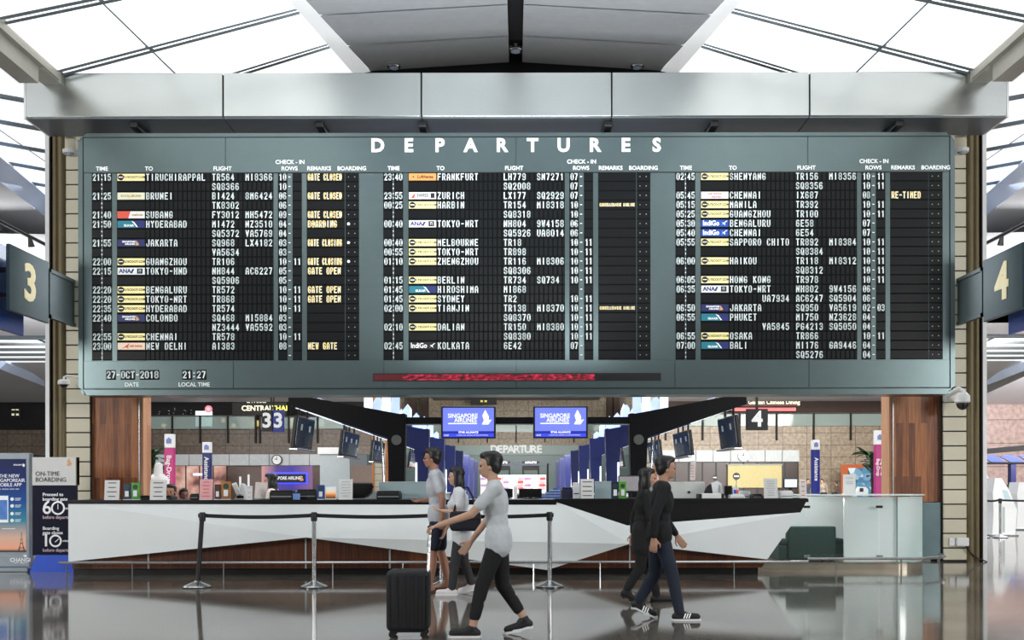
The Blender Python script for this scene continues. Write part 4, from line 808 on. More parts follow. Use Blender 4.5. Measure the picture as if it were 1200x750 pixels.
for a, c, pt, lab in ((856, 873, 580, 'white keyboard left of the black stapler tray'), (866, 880, 576, 'grey document tray behind the white keyboard'), (882, 894, 579, 'black card tray left of the tall white notice'), (914, 930, 575.5, 'untidy white paper pile under the lit monitor'), (894, 900, 582, 'small black stapler box beside the tall white notice')):
    m_ = m_black if 'black' in lab.split()[0:2] else (m_whiteplastic if 'white' in lab else m_grey)
    block(a, c, pt, 585, lab, {'white keyboard': 'keyboard', 'grey document': 'document_tray', 'black card': 'card_tray', 'untidy white': 'paper_pile', 'small black': 'stapler_box'}[' '.join(lab.split()[:2])], 'keyboard' if 'keyboard left' in lab and lab.startswith('white') else 'tray', m=m_, d=14.4 if pt != 576 else 14.65, dep=.2)
tent(895.5, 911.5, 561, 'tall white printed notice left of the lit monitor', 7)
monitor(918.5, 935, 561, 573, 'lit monitor showing a white and blue page', 14.7, front=mat('lit_screen', (214,230,240), emit=(214,232,244), es=.75, noise=.1, ns=14))
tent(937.5, 945.5, 562, 'small white leaflet stand with colour print at the right end of the black top', 4, ink=m_redink)
GT = Z(581.5, GD)+.02
t = thing('notice_stand', 'white sign board standing on the glass counter before the framed picture', 'notice stand', (X(995.5,15.3), 15.3, GT)); wd = .20; h = Z(556.5,15.3)-GT
MB().rbox(-wd/2, wd/2, 0, .02, 0, h, .004).build('board', m_paper, t); MB().box(-wd/2,wd/2,-.01,.08,0,.01).build('foot', m_whiteplastic, t)
q = MB(); [q.box(-wd*.3, wd*.3, -.004, .001, h*f, h*f+.012) for f in (.8, .6, .52)]; q.build('printed_lines', m_grey, t)
t = thing('payment_terminal', 'white payment terminal on the glass counter beside the white sign board', 'terminal', (X(1011,15.35), 15.35, GT)); b = MB(); b.prism([(-.08,0),(.09,0),(.09,.08),(.05,.12),(-.05,.12),(-.08,.06)], 0, .12); b.build('body', m_whiteplastic, t); MB().box(-.05,.01,-.004,.0,.04,.1).build('screen', m_black, t)
for px, lab in ((979, 'small dark desk stamp left of the white sign board'), (966, 'dark pen tray near the tall navy assistance sign')): block(px-4, px+4, 580, 582, lab, 'pen_tray' if 'pen' in lab else 'desk_stamp', 'desk item', base=GT, d=15.4, dep=.08)
# ------------------------------------------------------------------ check-in hall behind
ORD = ['front','second','third','fourth','fifth','sixth','seventh','eighth']
def emis(name, col, es, noise=.05, ns=6): return mat(name, col, rough=.5, emit=col, es=es, noise=noise, ns=ns)
# back walls and mezzanines (structure)
def wallbox(par, nm, m, px0, px1, py0, py1, d, dep=.4):
    return MB().box(X(px0,d), X(px1,d), d, d+dep, max(0, Z(py1,d)), Z(py0,d)).build(nm, m, par)
hc = MB().box(-7.8, 7.8, 18.7, 90, 9.42, 9.55).build('ceiling_hall', m_soffit); struct(hc)
bw = bpy.data.objects.new('wall_back', None); C.objects.link(bw); struct(bw)
DL = 62.0
wallbox(bw, 'granite_parapet', m_gran_shaded, -420, 440, 503, 532, DL); wallbox(bw, 'upper_void', m_darkwall, -420, 440, 440, 503, DL+5)
MB().box(X(-420,DL), X(440,DL), DL+.5, DL+5, Z(503,DL)-.6, Z(503,DL)-.1).build('mezzanine_floor', m_darkwall, bw)
m_fasciaw = mat('white_band', (206,214,216), rough=.4); m_bandgrey = mat('grey_band', (104,108,106), rough=.4)
b = MB()
for i in range(9): b.rbox(X(175+23.5*i,DL)+.02, X(175+23.5*(i+1),DL)-.02, DL-.1, DL, Z(545,DL), Z(532,DL), .01, 1)
b.build('white_band', m_fasciaw, bw); wallbox(bw, 'lower_wall', mat('warm_grey_wall', (120,104,96), rough=.5), -420, 440, 545, 650, DL+.2)
DR = 62.0
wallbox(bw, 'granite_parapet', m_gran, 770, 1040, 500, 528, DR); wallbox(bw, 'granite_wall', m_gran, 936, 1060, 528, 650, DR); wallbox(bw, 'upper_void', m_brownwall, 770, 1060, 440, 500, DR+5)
MB().box(X(770,DR), X(1060,DR), DR+.5, DR+5, Z(500,DR)-.6, Z(500,DR)-.1).build('mezzanine_floor', m_darkwall, bw)
b = MB()
for i in range(8): b.rbox(X(775+20.2*i,DR)+.02, X(775+20.2*(i+1),DR)-.02, DR-.1, DR, Z(541.5,DR), Z(528,DR), .01, 1)
b.build('white_band', m_fasciaw, bw)
m_cab = mat('dark_cabinet', (66,54,48), rough=.3, noise=.1)
b = MB()
for i in range(10): b.rbox(X(775+16.1*i,DR)+.03, X(775+16.1*(i+1),DR)-.03, DR+.1, DR+.2, 0, Z(542,DR), .02, 1)
b.build('dark_wall_panels', m_cab, bw)
DC = 85.0
wallbox(bw, 'granite_parapet', m_gran, 430, 780, 506, 522, DC); m_tealband = mat('teal_band', (150,172,172), rough=.35, noise=.04)
wallbox(bw, 'teal_band', m_tealband, 430, 780, 522, 533, DC-.2); wallbox(bw, 'teal_wall', mat('teal_wall', (126,150,150), rough=.35), 430, 780, 533, 640, DC)
wallbox(bw, 'upper_wall', granite_wall('beige_tile', (196,178,150), (206,190,164), 1.2, 1.2), 430, 780, 400, 506, DC+4); MB().box(X(430,DC), X(780,DC), DC+.5, DC+4, Z(506,DC)-.6, Z(506,DC)-.1).build('mezzanine_floor', m_darkwall, bw)
b = MB()
for px in (484, 498, 655+60, 722): b.box(X(px-4,DC+2), X(px+4,DC+2), DC+1.8, DC+2.6, Z(506,DC), 14)
b.build('dark_column', m_brownwall, bw)
wr = bpy.data.objects.new('wall_far_right', None); C.objects.link(wr); struct(wr)
MB().box(X(1128,44), X(1128,44)+22, 44, 44.4, 0, 5.15).build('granite_wall', m_gran_pink, wr); MB().face([(X(1128,44), 44, 5.13), (X(1128,44)+22, 44, 5.13), (X(1128,44)+22, 30, 6.9), (X(1128,44), 30, 6.9)]).build('soffit', m_soffit, wr)
# railings on the mezzanines
def railing(label, px0, px1, py0, py1, d, n, glass=m_balglass, m=m_joint):
    t = thing('balustrade', label, 'balustrade', (X(px0,d), d, Z(py1,d))); L = X(px1,d)-X(px0,d); h = Z(py0,d)-Z(py1,d)
    MB().tube([(0,-.05,h), (L,-.05,h)], .05, 6).build('handrail', m_chrome, t)
    for i in range(n): MB().box(L*i/n+.05, L*(i+1)/n-.05, -.02, .02, .05, h-.04).build('glass_pane', glass, t)
    for i in range(n+1): MB().box(L*i/n-.05, L*i/n+.05, -.14, .04, -.9, h+.02).build('post', m, t)
railing('glass balustrade with dark posts above the granite on the left', 170, 300, 487, 503, DL-.03, 4)
railing('balustrade below the lit thai restaurant sign', 305, 440, 488, 503, DL-.03, 4)
railing('pale glass balustrade above the granite on the right', 780, 1040, 485, 500.5, DR-.03, 6)
railing('metal balustrade above the far granite behind the twin screens', 470, 740, 494, 507, DC-.03, 8)
# lit restaurant and shop signs
def litsign(label, px0, px1, py0, py1, d, board, lines, name='restaurant_sign', cat='sign', dep=.2, trims=None):
    t = thing(name, label, cat, ((X(px0,d)+X(px1,d))/2, d, Z(py1,d))); wd = X(px1,d)-X(px0,d); h = Z(py0,d)-Z(py1,d)
    MB().rbox(-wd/2, wd/2, 0, dep, 0, h, .02).build('board', board, t)
    for txt, fx, fz, sz, m, bold in lines:
        q = MB(); put_text(q, txt, sz*d/F, wd*(fx-.5), -.01, h*fz, bold, ext=.01); q.build('letters', m, t)
    return t
m_neon = emis('warm_neon', (255,248,214), 1.0); m_yneon = emis('yellow_neon', (250,240,110), 1.0); m_dk = mat('sign_dark', (22,20,18), rough=.5)
litsign('lit white and yellow thai restaurant sign on the dark upper level', 272, 336, 466.5, 486, DL+1, m_dk, [('CENTRAL', .46, .40, 8.4, m_neon, .02), ('THAI', .87, .40, 8.4, m_yneon, .02), ('& PARKS', .45, .83, 6, m_neon, .01)])
litsign('red fronted chinese restaurant sign on the right upper level', 850, 937, 467, 477, DR+1.5, mat('dark_red', (70,28,24)), [('Peach Garden Chinese Dining', .56, .5, 6.4, m_neon, .015)])
t = thing('restaurant', 'red lit restaurant front behind the number 4 sign', 'restaurant front', (X(896,DR+2.5), DR+2.5, Z(500,DR))); wd = X(936,DR)-X(858,DR)
MB().rbox(-wd/2, wd/2, .3, .5, 0, 1.6, .02).build('back_wall', m_darkwall, t); MB().rbox(-wd/2, wd/2, .1, .28, 1.22, 1.45, .02).build('red_lit_band', emis('red_light', (250,120,120), .9), t)
for i in range(7): MB().rbox(-wd/2+wd*i/7+.1, -wd/2+wd*(i+.6)/7, .18, .3, .1, 1.1, .02).build('display_window', emis('warm_display_%d' % (i%3), ((210,120,100), (60,40,36), (235,226,220))[i%3], .5, .5, 3), t)
t = litsign('yellow neon sign high behind the left twin screen', 552, 582, 462, 474, DC+1, m_dk, [('= == =', .5, .75, 5.6, m_yneon, .02), ('= =', .5, .3, 5.5, m_yneon, .02)])
litsign('white lit poster panel beside the dark restaurant on the left upper level', 229, 248, 481, 499, DL+.6, emis('lit_white', (236,242,246), .9), [('==', .3, .6, 3, m_ink, .01), ('==', .72, .6, 3, m_ink, .01), ('==', .3, .3, 3, m_ink, .01)], 'poster_panel', 'poster')
t = thing('round_sign', 'pink round shop sign above the lit white poster', 'sign', (X(244.5,DL+.6), DL+.6, Z(478,DL))); MB().lathe([(.24,-.02),(.24,.05)], seg=20, axis='y').build('disc', emis('pink_light', (240,130,150), .9), t); MB().lathe([(.12,-.03),(.12,-.02)], seg=16, axis='y').build('mark', m_letter, t)
litsign('small gold restaurant sign in the dark far left upper level', 12, 24, 478, 490, DL+2, m_dk, [('== ==', .5, .88, 3.2, m_neon, .01), ('= =', .5, .4, 6, m_neon, .01)])
t = thing('fairy_light_tree', 'dark tree shape with tiny white lights on the left upper level', 'tree lights', (X(206,DL+2), DL+2, Z(503,DL)))
MB().lathe([(.12,0),(.08,.4)], seg=8).build('stem', m_black, t)
b = MB()
for i in range(90): b.ball((random.gauss(0,.65), random.uniform(0,.7), abs(random.gauss(.75,.45))), .022, 1)
o = b.build('tiny_lights', m_letter, t); o['kind'] = 'stuff'
b = MB(); b.ball((0,.4,.8), (.8,.4,.75)); b.build('crown', m_darkwall, t, smooth=True)
for i, px in enumerate((192, 262, 274, 341, 352)):
    t = thing('restaurant_lamp', 'small warm globe lamp on the upper level, %s from the left' % ORD[i], 'lamp', (X(px,DL+3.6), DL+3.6, Z(494-(i%2)*6,DL)), 0, 'globe lamps on the left upper level'); MB().ball((0,0,0), .16).build('globe', emis('lamp_warm', (250,190,140), .9), t, smooth=True); MB().tube([(0,0,.14),(0,0,1.2)], .015, 6).build('cord', m_black, t)
for i, px in enumerate((300, 316, 346, 372)):
    t = thing('food_display', 'lit yellowish food display case on the left upper level, %s from the left' % ORD[i], 'display case', (X(px,DL+2), DL+2, Z(503,DL)), 0, 'food cases on the left upper level')
    MB().rbox(-.4,.4,0,.4,0,.35,.03).build('base', m_woodlight, t); MB().rbox(-.38,.38,.02,.38,.35,.75,.03).build('lit_case', emis('case_light_%d' % (i%2), ((236,206,140),(226,226,214))[i%2], .6, .4, 4), t)
# lit row and bay of shops in the lower left
t = thing('service_lounge', 'purple lit airline service counter with black sign on the lower left', 'shop front', (X(334,58), 58, 0)); hw = X(364,58)-X(334,58)
def purple():
    m, nt, bb, tc = node_mat('purple_lit_wall'); sp = nt.nodes.new('ShaderNodeSeparateXYZ'); nt.links.new(tc.outputs['Object'], sp.inputs[0]); mr = nt.nodes.new('ShaderNodeMapRange'); mr.inputs[1].default_value = -1.6; mr.inputs[2].default_value = 1.6; nt.links.new(sp.outputs[0], mr.inputs[0])
    r = ramp(nt, [(0,(190,140,130)), (.3,(70,50,120)), (.6,(50,40,140)), (1,(120,84,120))]); nt.links.new(mr.outputs[0], r.inputs['Fac']); nt.links.new(r.outputs['Color'], bb.inputs['Base Color']); nt.links.new(r.outputs['Color'], bb.inputs['Emission Color']); bb.inputs['Emission Strength'].default_value = .5; return m
MB().box(-hw, hw, .5, .6, 0, Z(545.5,58)).build('back_wall', purple(), t)
MB().rbox(-hw*.7, hw*.75, .2, .45, Z(565,58), Z(555,58), .02).build('sign_board', m_blackgloss, t); MB().rbox(-hw*.78, hw*.83, .42, .5, Z(567,58), Z(553,58), .02).build('blue_glow', emis('blue_glow', (70,80,250), 1.0), t)
q = MB(); put_text(q, 'SINGAPORE AIRLINES', 5.4*58/F, -.05, .19, Z(560,58), .02, wx=.8); q.build('sign_letters', m_letter, t)
q = MB(); cx, cz = hw*.62, Z(560,58); q.prism([(cx-.1,cz-.16),(cx-.03,cz+.18),(cx+.06,cz),(cx+.14,cz-.1),(cx+.06,cz-.16)], .17, .19); q.build('gold_bird_emblem', m_goldink, t)
MB().rbox(-hw, hw, -.8, -.2, 0, 1.05, .02).build('service_desk', m_grey, t)
t = thing('shop', 'warm pink lit shop front below the left granite band', 'shop front', (X(234,60), 60, 0)); hw = X(266,60)-X(234,60)
def pinkish():
    m, nt, bb, tc = node_mat('warm_shop_wall'); n = nt.nodes.new('ShaderNodeTexNoise'); n.inputs['Scale'].default_value = .9; nt.links.new(tc.outputs['Object'], n.inputs['Vector'])
    r = ramp(nt, [(.35,(96,60,52)), (.5,(186,136,122)), (.65,(214,184,168))]); nt.links.new(n.outputs['Fac'], r.inputs['Fac']); nt.links.new(r.outputs['Color'], bb.inputs['Base Color']); nt.links.new(r.outputs['Color'], bb.inputs['Emission Color']); bb.inputs['Emission Strength'].default_value = .45; return m
MB().box(-hw, hw, 0, .1, 0, Z(545.5,60)).build('lit_wall', pinkish(), t); MB().rbox(-.4,.3,-.12,0,Z(557,60),Z(554,60),.02).build('sign', emis('pale_sign', (220,216,240), .8), t)
for f in (-1, -.5, 0, .5, 1): MB().box(hw*f-.03, hw*f+.03, -.05, .0, 0, Z(545.5,60)).build('mullion', m_joint, t)
t = thing('yellow_panel', 'pale yellow lit panel on the dark cabinet wall at right', 'panel', (X(884.5,61.9), 61.9, 0)); hw = X(916,61.9)-X(884.5,61.9)
MB().rbox(-hw, hw, -.05, .1, Z(572,61.9), Z(545.5,61.9), .02).build('panel', emis('yellow_panel_light', (200,188,132), .25), t); MB().rbox(-hw-.05, hw+.05, -.12, .12, Z(545.5,61.9), Z(544.2,61.9), .02).build('top_frame', m_grey, t)
for px, py, r, lab in ((863, 558.5, 4.2, 'large'), (837.5, 560, 3, 'small')):
    t = thing('no_entry_sign', '%s round black sign with a white bar %s the pale yellow panel' % (lab, 'on' if lab == 'large' else 'left of'), 'sign', (X(px,55), 55, 0)); R_ = r*55/F; zc = Z(py,55)
    MB().lathe([(R_,-.03),(R_,.03)], (0,0,zc), 24, 'y').build('disc', m_black, t); MB().rbox(-R_*.7, R_*.7, -.05, -.03, zc-R_*.2, zc+R_*.2, .01, 1).build('white_bar', m_letter, t); MB().tube([(0,.05,0),(0,.05,zc)], .03, 8).build('pole', m_chrome, t); MB().lathe([(.25,0),(.25,.03),(.05,.05)], seg=16).build('base', m_black, t)
# wall clocks
for px, py, d, lab in ((324.5, 538.5, DL-.3, 'round wall clock on the white band at left'), (871.5, 534.5, DR-.3, 'round wall clock on the white band at right')):
    t = thing('wall_clock', lab, 'clock', (X(px,d), d+.02, Z(py,d))); R_ = 6*d/F
    MB().lathe([(R_,.15),(R_,-.06),(R_*.86,-.06),(R_*.84,-.0)], seg=28, axis='y').build('rim', m_black if px < 500 else m_chrome, t, smooth=True); MB().lathe([(R_*.85,-.02),(R_*.85,.02)], seg=28, axis='y').build('dial', m_letter, t)
    q = MB(); q.prism([(-.02,0),(.02,0),(.02,R_*.62),(-.02,R_*.62)], -.04, -.03); q.build('minute_hand', m_black, t); q = MB(); q.prism([(0,-.03),(0,.03),(-R_*.45,.1),(-R_*.45,.06)], -.05, -.04); q.build('hour_hand', m_black, t)
# portal frames of the check-in islands
m_strip = mat('white_light_tube', (240,246,250), rough=.4, emit=(235,244,255), es=1.0)
for s, nm in ((-1,'left'), (1,'right')):
    for i in range(8):
        d = 24+6.45*i; m = m_portalblack if i == 0 else m_navy  # blue light from the signs is put into the rear frames' colour
        xp = 2.88 if s < 0 else 2.95; zt = 3.2
        t = thing('portal_frame', '%s %s portal frame on the %s side of the check-in aisle' % (ORD[i], 'black' if i == 0 else 'blue-tinted', nm), 'portal frame', (s*xp, d, 0), 0, None)
        P = lambda x, z: (s*x, z)
        MB().prism([P(-.06,zt-.02), P(.0,zt+.0), P(.42,zt-.06), P(.42,zt-.6), P(.30,0), P(.02,0)], 0, .32).build('post', m, t)
        MB().prism([P(.05,zt-.02), P(2.95,zt+.52), P(2.95,zt+.22), P(.42,zt-.62)], .02, .30).build('sloping_beam', m, t)
        MB().lathe([(.13,-.03),(.13,.0)], (s*.18, 0, zt-.68), 20, 'y').build('round_cap', m_bandgrey if i == 0 else m, t)
        if i > 0: MB().rbox(s*.36-.03, s*.36+.03, -.05, .0, .9, 2.1, .01, 1).build('light_tube', m_strip, t)
        if i == 0: MB().tube([(s*.46,.05,.3), (s*.56,.05,zt-.7)], .03, 8).build('side_pole', m_chrome, t)
    # service rails that carry the screens
    for j, (x, z) in enumerate(((5.68, 3.42), (5.2, 3.62), (4.7, 3.40))):
        t = thing('service_rail', '%s steel service rail running back along the %s island' % (['outer','upper','inner'][j], nm), 'rail', (s*x, 24.3, z)); MB().rbox(-.05,.05,0,44,-.05,.05,.015).build('channel', m_chrome, t); MB().box(-.03,.03,0,44,-.065,-.05).build('light_strip', m_strip, t)
    # hanging screens seen nearly edge on
    n = 0
    for g in range(5):
        for j in range(3):
            if g == 0 and j == 2: continue
            d = 24.55+6.45*g+.95*j; n += 1
            t = thing('hanging_screen', 'dark check-in screen hanging over the %s island, %s from the front in %s group' % (nm, ['first','second','third'][j], ORD[g]), 'hanging screen', (s*5.68, d, 2.75), s*.10, 'hanging screens over the %s island' % nm)
            MB().rbox(-.05,.05,-.4,.4,-.42,.42,.02,mtx=Matrix.Rotation(s*-.12,4,'Y')).build('casing', m_black, t)
            MB().box(-s*.056-.004,-s*.056+.004,-.36,.36,-.36,.38,mtx=Matrix.Rotation(s*-.12,4,'Y')).build('screen', mat('dark_glass_screen', (44,58,64), rough=.15, coat=.5), t)
            MB().rbox(-s*.064-.004,-s*.064+.004,-.08,.06,.06,.22,.002,1,mtx=Matrix.Rotation(s*-.12,4,'Y')).build('sticker', m_grey, t)
            MB().tube([(0,0,.36),(0,0,.62)], .035, 8).build('hanger', m_black, t); MB().rbox(-.12,.1,-.42,.42,-.47,-.43,.01,1).build('bottom_trim', m_chrome, t)
    # glowing fins standing over the canopies
    for i in range(6):
        d = 29.5+3.0*i; hgt = (1.1,.8,.95,.7,.8,.65)[i]
        t = thing('glowing_fin', 'pointed blue white glowing fins above the %s island canopy, %s from the front' % (nm, ORD[i]), 'light fins', (s*4.25, d, 3.5), 0, 'glowing fins above the canopies')
        for j in range(4):
            w_ = .13; x0 = s*(j*.30-.45); hh = hgt*(1-.18*((j+i)%3))
            MB().prism([(x0-w_,0),(x0+w_,0),(x0+w_,hh*.8),(x0+w_*.2*((-1)**j),hh),(x0-w_,hh*.7)], j*.1, j*.1+.08).build('fin', emis('fin_light_%d' % (j%2), ((176,196,246),(226,234,250))[j%2], .9, .2, 3), t)
        MB().box(-.6,.6,-.05,.5,-.12,.0).build('shelf', m_navy, t)
    # check-in desks along the island
    for i in range(6):
        d = 21.5+6.45*i if i else 20.2
        t = thing('check_in_desk', 'pale grey check-in desk, %s along the %s side of the aisle' % (ORD[i], nm), 'check-in desk', (s*3.55, d, 0), 0, 'check-in desks')
        MB().rbox(-.55,.55,0,1.6,0,1.0,.03).build('body', m_grey, t); MB().rbox(-.6,.6,-.05,1.65,1.0,1.05,.02).build('top', m_white, t); MB().rbox(-.05,.4,.4,.45,1.05,1.42,.02).build('monitor', m_black, t); MB().box(-.58,-.55,.2,1.4,.3,.7).build('panel', m_navy, t)
# portal cross beam with the twin screens
d = 24.0
t = thing('cross_beam', 'black cross beam between the two front portal frames', 'beam', (0, d, 0)); MB().rbox(X(474,d), X(738,d), .05, .3, Z(496.5,d), Z(488.5,d), .01).build('beam', m_portalblack, t)
MB().box(X(474,d), X(738,d), .0, .05, Z(498,d), Z(497,d)).build('edge_strip', m_chrome, t)
m_scr = emis('blue_screen', (108,122,232), .95, .05, 2); m_scrdk = emis('navy_screen', (36,44,150), .8); m_scrbl = emis('bright_blue_screen', (52,70,240), .95); m_scrw = emis('screen_white', (244,244,252), 1.0, .01)
for px0, px1, lab in ((517, 581, 'left of the twin blue airline screens hanging from the cross beam'), (625, 689, 'right of the twin blue airline screens hanging from the cross beam')):
    t = thing('display_screen', lab, 'screen', (X((px0+px1)/2,d-.2), d-.2, Z(513.5,d-.2))); kk = (d-.2)/F; wd = (px1-px0)*kk; h = 37.5*kk
    MB().rbox(-wd/2, wd/2, 0, .12, 0, h, .015).build('casing', m_black, t); MB().box(-wd/2+.045, wd/2-.045, -.006, .002, .18, h-.04).build('picture', m_scr, t)
    MB().box(-wd/2+.045, wd/2-.045, -.006, .002, .115, .18).build('caption_band', m_scrdk, t); MB().box(-wd/2+.045, wd/2-.045, -.006, .002, .035, .115).build('ticker_band', m_scrbl, t)
    q = MB(); put_text(q, 'SINGAPORE', .15, -.14, -.012, .565, .012, wx=.95); put_text(q, 'AIRLINES', .15, -.07, -.012, .455, .012, wx=.95); q.box(-wd*.37, wd*.16, -.012, -.007, .36, .385)
    c0, z0 = wd*.33, .35
    q.prism([(c0-.12,z0),(c0-.06,z0+.10),(c0-.10,z0+.22),(c0-.03,z0+.37),(c0+.06,z0+.2),(c0+.06,z0+.1),(c0+.14,z0+.13),(c0+.05,z0)], -.012, -.007)
    put_text(q, 'STAR ALLIANCE', .07, 0, -.012, .148, .03); put_text(q, '21:27', .05, -wd*.40, -.012, .075, .02); put_text(q, '= ===== === ======= == ==== == ======', .043, .1, -.012, .075, .01, wx=.95); q.build('screen_letters', m_scrw, t)
    MB().rbox(-.12,.12,.12,.3,h*.4,h*.75,.02).build('mount', m_black, t)
# number signs 33 and 4
d = 26.0
t = thing('hanging_sign', 'black and navy hanging double sign with two numerals 3', 'sign', (X(319.5,d), d, Z(505,d))); kk = d/F
MB().rbox(-13*kk, 0, 0, .1, 0, 25*kk, .01).build('black_panel', m_black, t); MB().rbox(.005, 13*kk, 0, .1, -1*kk, 25*kk, .01).build('navy_panel', mat('sign_navy', (20,36,110), rough=.3, emit=(20,36,120), es=.4), t)
q = MB()
for x in (-6.6, 6.6): put_text(q, '3', 23.5*kk, x*kk, -.01, 12*kk, .03)
q.build('numerals', m_letter, t)
for x in (-2*kk, 1*kk): MB().tube([(x,.05,25*kk),(x,.05,9.42-Z(505,d))], .02, 6).build('hanger', m_black, t)
t = thing('hanging_sign', 'black hanging sign with white numeral 4', 'sign', (X(887.5,d), d, Z(504.5,d)))
MB().rbox(-12.7*kk, 12.7*kk, 0, .1, 0, 25*kk, .01).build('panel', m_black, t); q = MB(); put_text(q, '4', 25*kk, 0, -.01, 12.3*kk, .03); q.build('numeral', m_letter, t); MB().rbox(-.035,.035,.02,.08,25*kk,9.42-Z(504.5,d),.005).build('hanger', m_black, t)
# departure lettering and shops at the far end
t = thing('wall_lettering', 'large metal DEPARTURE lettering on the teal wall at the far end', 'lettering', (X(605.5,DC-.3), DC-.3, Z(532,DC))); kk = DC/F
for i, ch in enumerate('DEPARTURE'): q = MB(); put_text(q, ch, 12.5*kk, (i-4)*6.6*kk, 0, 5*kk, .03, ext=.06); q.build('letter', m_letter, t)
for px, lab in ((588, 'left of the two dark shop screens below the departure lettering'), (622, 'right of the two dark shop screens below the departure lettering')):
    dd = 72; kk = dd/F; t = thing('shop_screen', lab, 'screen', (X(px,dd), dd, 0)); z0 = Z(550,dd)
    MB().rbox(-10*kk, 10*kk, 0, .1, z0-1*kk, z0+4*kk, .02).build('lower_panel', m_black, t); MB().rbox(-10*kk, 10*kk, -.02, .1, z0+5.5*kk, z0+9.5*kk, .02).build('upper_panel', m_black, t); q = MB(); put_text(q, 'HENDI', 4.4*kk, 0, -.04, z0+7.4*kk, .03); q.build('letters', m_scrw, t)
    for s in (-1, 1): MB().tube([(s*9*kk,.05,0),(s*9*kk,.05,z0)], .05, 6).build('leg', m_black, t)
dd = 71; kk = dd/F
t = thing('shop_gantry', 'blue grey gantry across the aisle at the far end', 'gantry', (0, dd, 0)); MB().rbox(X(562,dd), X(645,dd), 0, .3, Z(545,dd), Z(543,dd), .02).build('beam', m_navy, t)
for px in (566, 642): MB().box(X(px-1,dd), X(px+1,dd), 0, .3, 0, Z(543,dd)).build('post', m_portalblack, t)
for i in range(9):
    px = 567+8.6*i
    t = thing('shop_shelf', 'colourful lit shop shelf at the far end of the aisle, %s from the left' % (ORD+['ninth'])[i], 'shelf', (X(px,69), 69, 0), 0, 'shop shelves at the far end'); kk = 69/F; wd = 4.1*kk
    MB().rbox(-wd, wd, .1, .4, 0, 2.0, .02).build('case', m_whiteplastic, t)
    for r_ in range(4):
        col = [(236,206,214), (214,60,70), (242,240,244), (150,120,160), (230,150,160), (250,246,240)][(i*5+r_*3) % 6]
        MB().rbox(-wd*.9+wd*.1*((i+r_)%3), wd*.8, 0, .12, 1.05+.24*r_, 1.22+.24*r_, .02, 1).build('goods', emis('goods_%d_%d_%d' % col, col, .35, .3, 5), t)
    MB().box(-wd, wd, -.02, .1, 2.0, 2.12).build('light_strip', m_strip, t)
for i, px in enumerate((574, 592, 612, 632)):
    dd = 40; t = thing('gate_desk', 'grey security desk across the far aisle, %s from the left' % ORD[i], 'desk', (X(px,dd), dd, 0), 0, 'security desks in the aisle'); kk = dd/F
    MB().rbox(-8*kk, 8*kk, 0, .6, 0, 1.0, .02).build('body', m_grey, t); MB().box(-6*kk, 6*kk, -.01, .0, .5, .95).build('dark_panel', m_black, t); MB().rbox(-8.5*kk, 8.5*kk, -.05, .65, 1.0, 1.05, .01).build('top', m_whiteplastic, t)
# timber edged intermediate piers
for s, nm, a, c in ((-1,'left',436,455), (1,'right',753,770)):
    d = 46; t = bpy.data.objects.new('trim_%s_pier' % nm, None); C.objects.link(t); struct(t)
    MB().box(X(a,d), X(c,d), d+.03, d+1, 0, 9).build('core', m_joint, t); b = MB()
    for i in range(28): b.rbox(X(a+3,d), X(c-3,d), d, d+.1, i*.32+.015, (i+1)*.32, .01, 1)
    b.build('cream_panel', m_cream, t); b = MB(); b.box(X(a,d), X(a+3,d), d-.03, d+.9, 0, 9); b.box(X(c-3,d), X(c,d), d-.03, d+.9, 0, 9); b.build('timber_edge', mat('orange_timber', (196,124,72), rough=.4, noise=.1), t)
t = thing('white_kiosk_row', 'white shelf ledge below the left hanging screens', 'ledge', (X(392,50), 50, 0)); MB().rbox(-.9,.9,0,.6,Z(532,50),Z(524,50),.02).build('shelf', m_whiteplastic, t); MB().rbox(-.8,.8,.1,.5,0,Z(532,50),.02).build('support', m_grey, t)
# bag drop and assistance totems
def totem(px0, px1, py0, py1, d, col, txt, label, split, two=False, icon=(150,160,220)):
    x0, x1 = X(px0,d), X(px1,d); wd = x1-x0; t = thing('totem_sign', label, 'sign', ((x0+x1)/2, d, 0)); zt = Z(py0,d); zs = Z(split,d)
    MB().rbox(-wd/2, wd/2, 0, .12, zs, zt, .01).build('white_head', m_letter, t); MB().rbox(-wd/2, wd/2, 0, .12, .04, zs, .01).build('body', mat('totem_%d_%d_%d' % col, col, rough=.4, emit=col, es=.25), t)
    MB().rbox(-wd/2-.1, wd/2+.1, -.2, .3, 0, .04, .01).build('base', m_grey, t); q = MB(); q.rbox(-wd*.28, wd*.28, -.012, -.002, (zs+zt)/2-wd*.28, (zs+zt)/2+wd*.22, .01, 1); q.rbox(-wd*.12, wd*.12, -.012, -.002, (zs+zt)/2+wd*.22, (zs+zt)/2+wd*.36, .01, 1); q.build('pictogram', flatmat('icon_lilac', icon), t)
    L = Z(split,d)-Z(py1,d)
    for fx in ((-.24, .24) if two else (0,)):
        q = MB(); put_text(q, txt, wd*(.5 if two else .72), wd*fx*1.0, -.012, zs-L*.42 if not two else zs-L*.45, .015, rot=Matrix.Rotation(PI/2,4,'Y')); q.build('letters', m_letter, t)
totem(192.5, 203.5, 508, 582, 21, (190,44,120), 'Bag-Drop', 'magenta bag drop totem sign with white head at left', 524)
totem(237, 247, 517.5, 578, 24, (26,36,100), 'Assistance', 'navy assistance totem sign with white head at left', 530)
totem(952, 961, 516, 582, 21.5, (22,40,130), 'Assistance', 'navy assistance totem sign with pale head at right', 527.5, icon=(190,210,240))
totem(1026, 1036.3, 505, 581, 20, (176,44,120), 'Bag-Drop', 'magenta bag drop totem sign beside the right timber wall', 521.5, two=True)
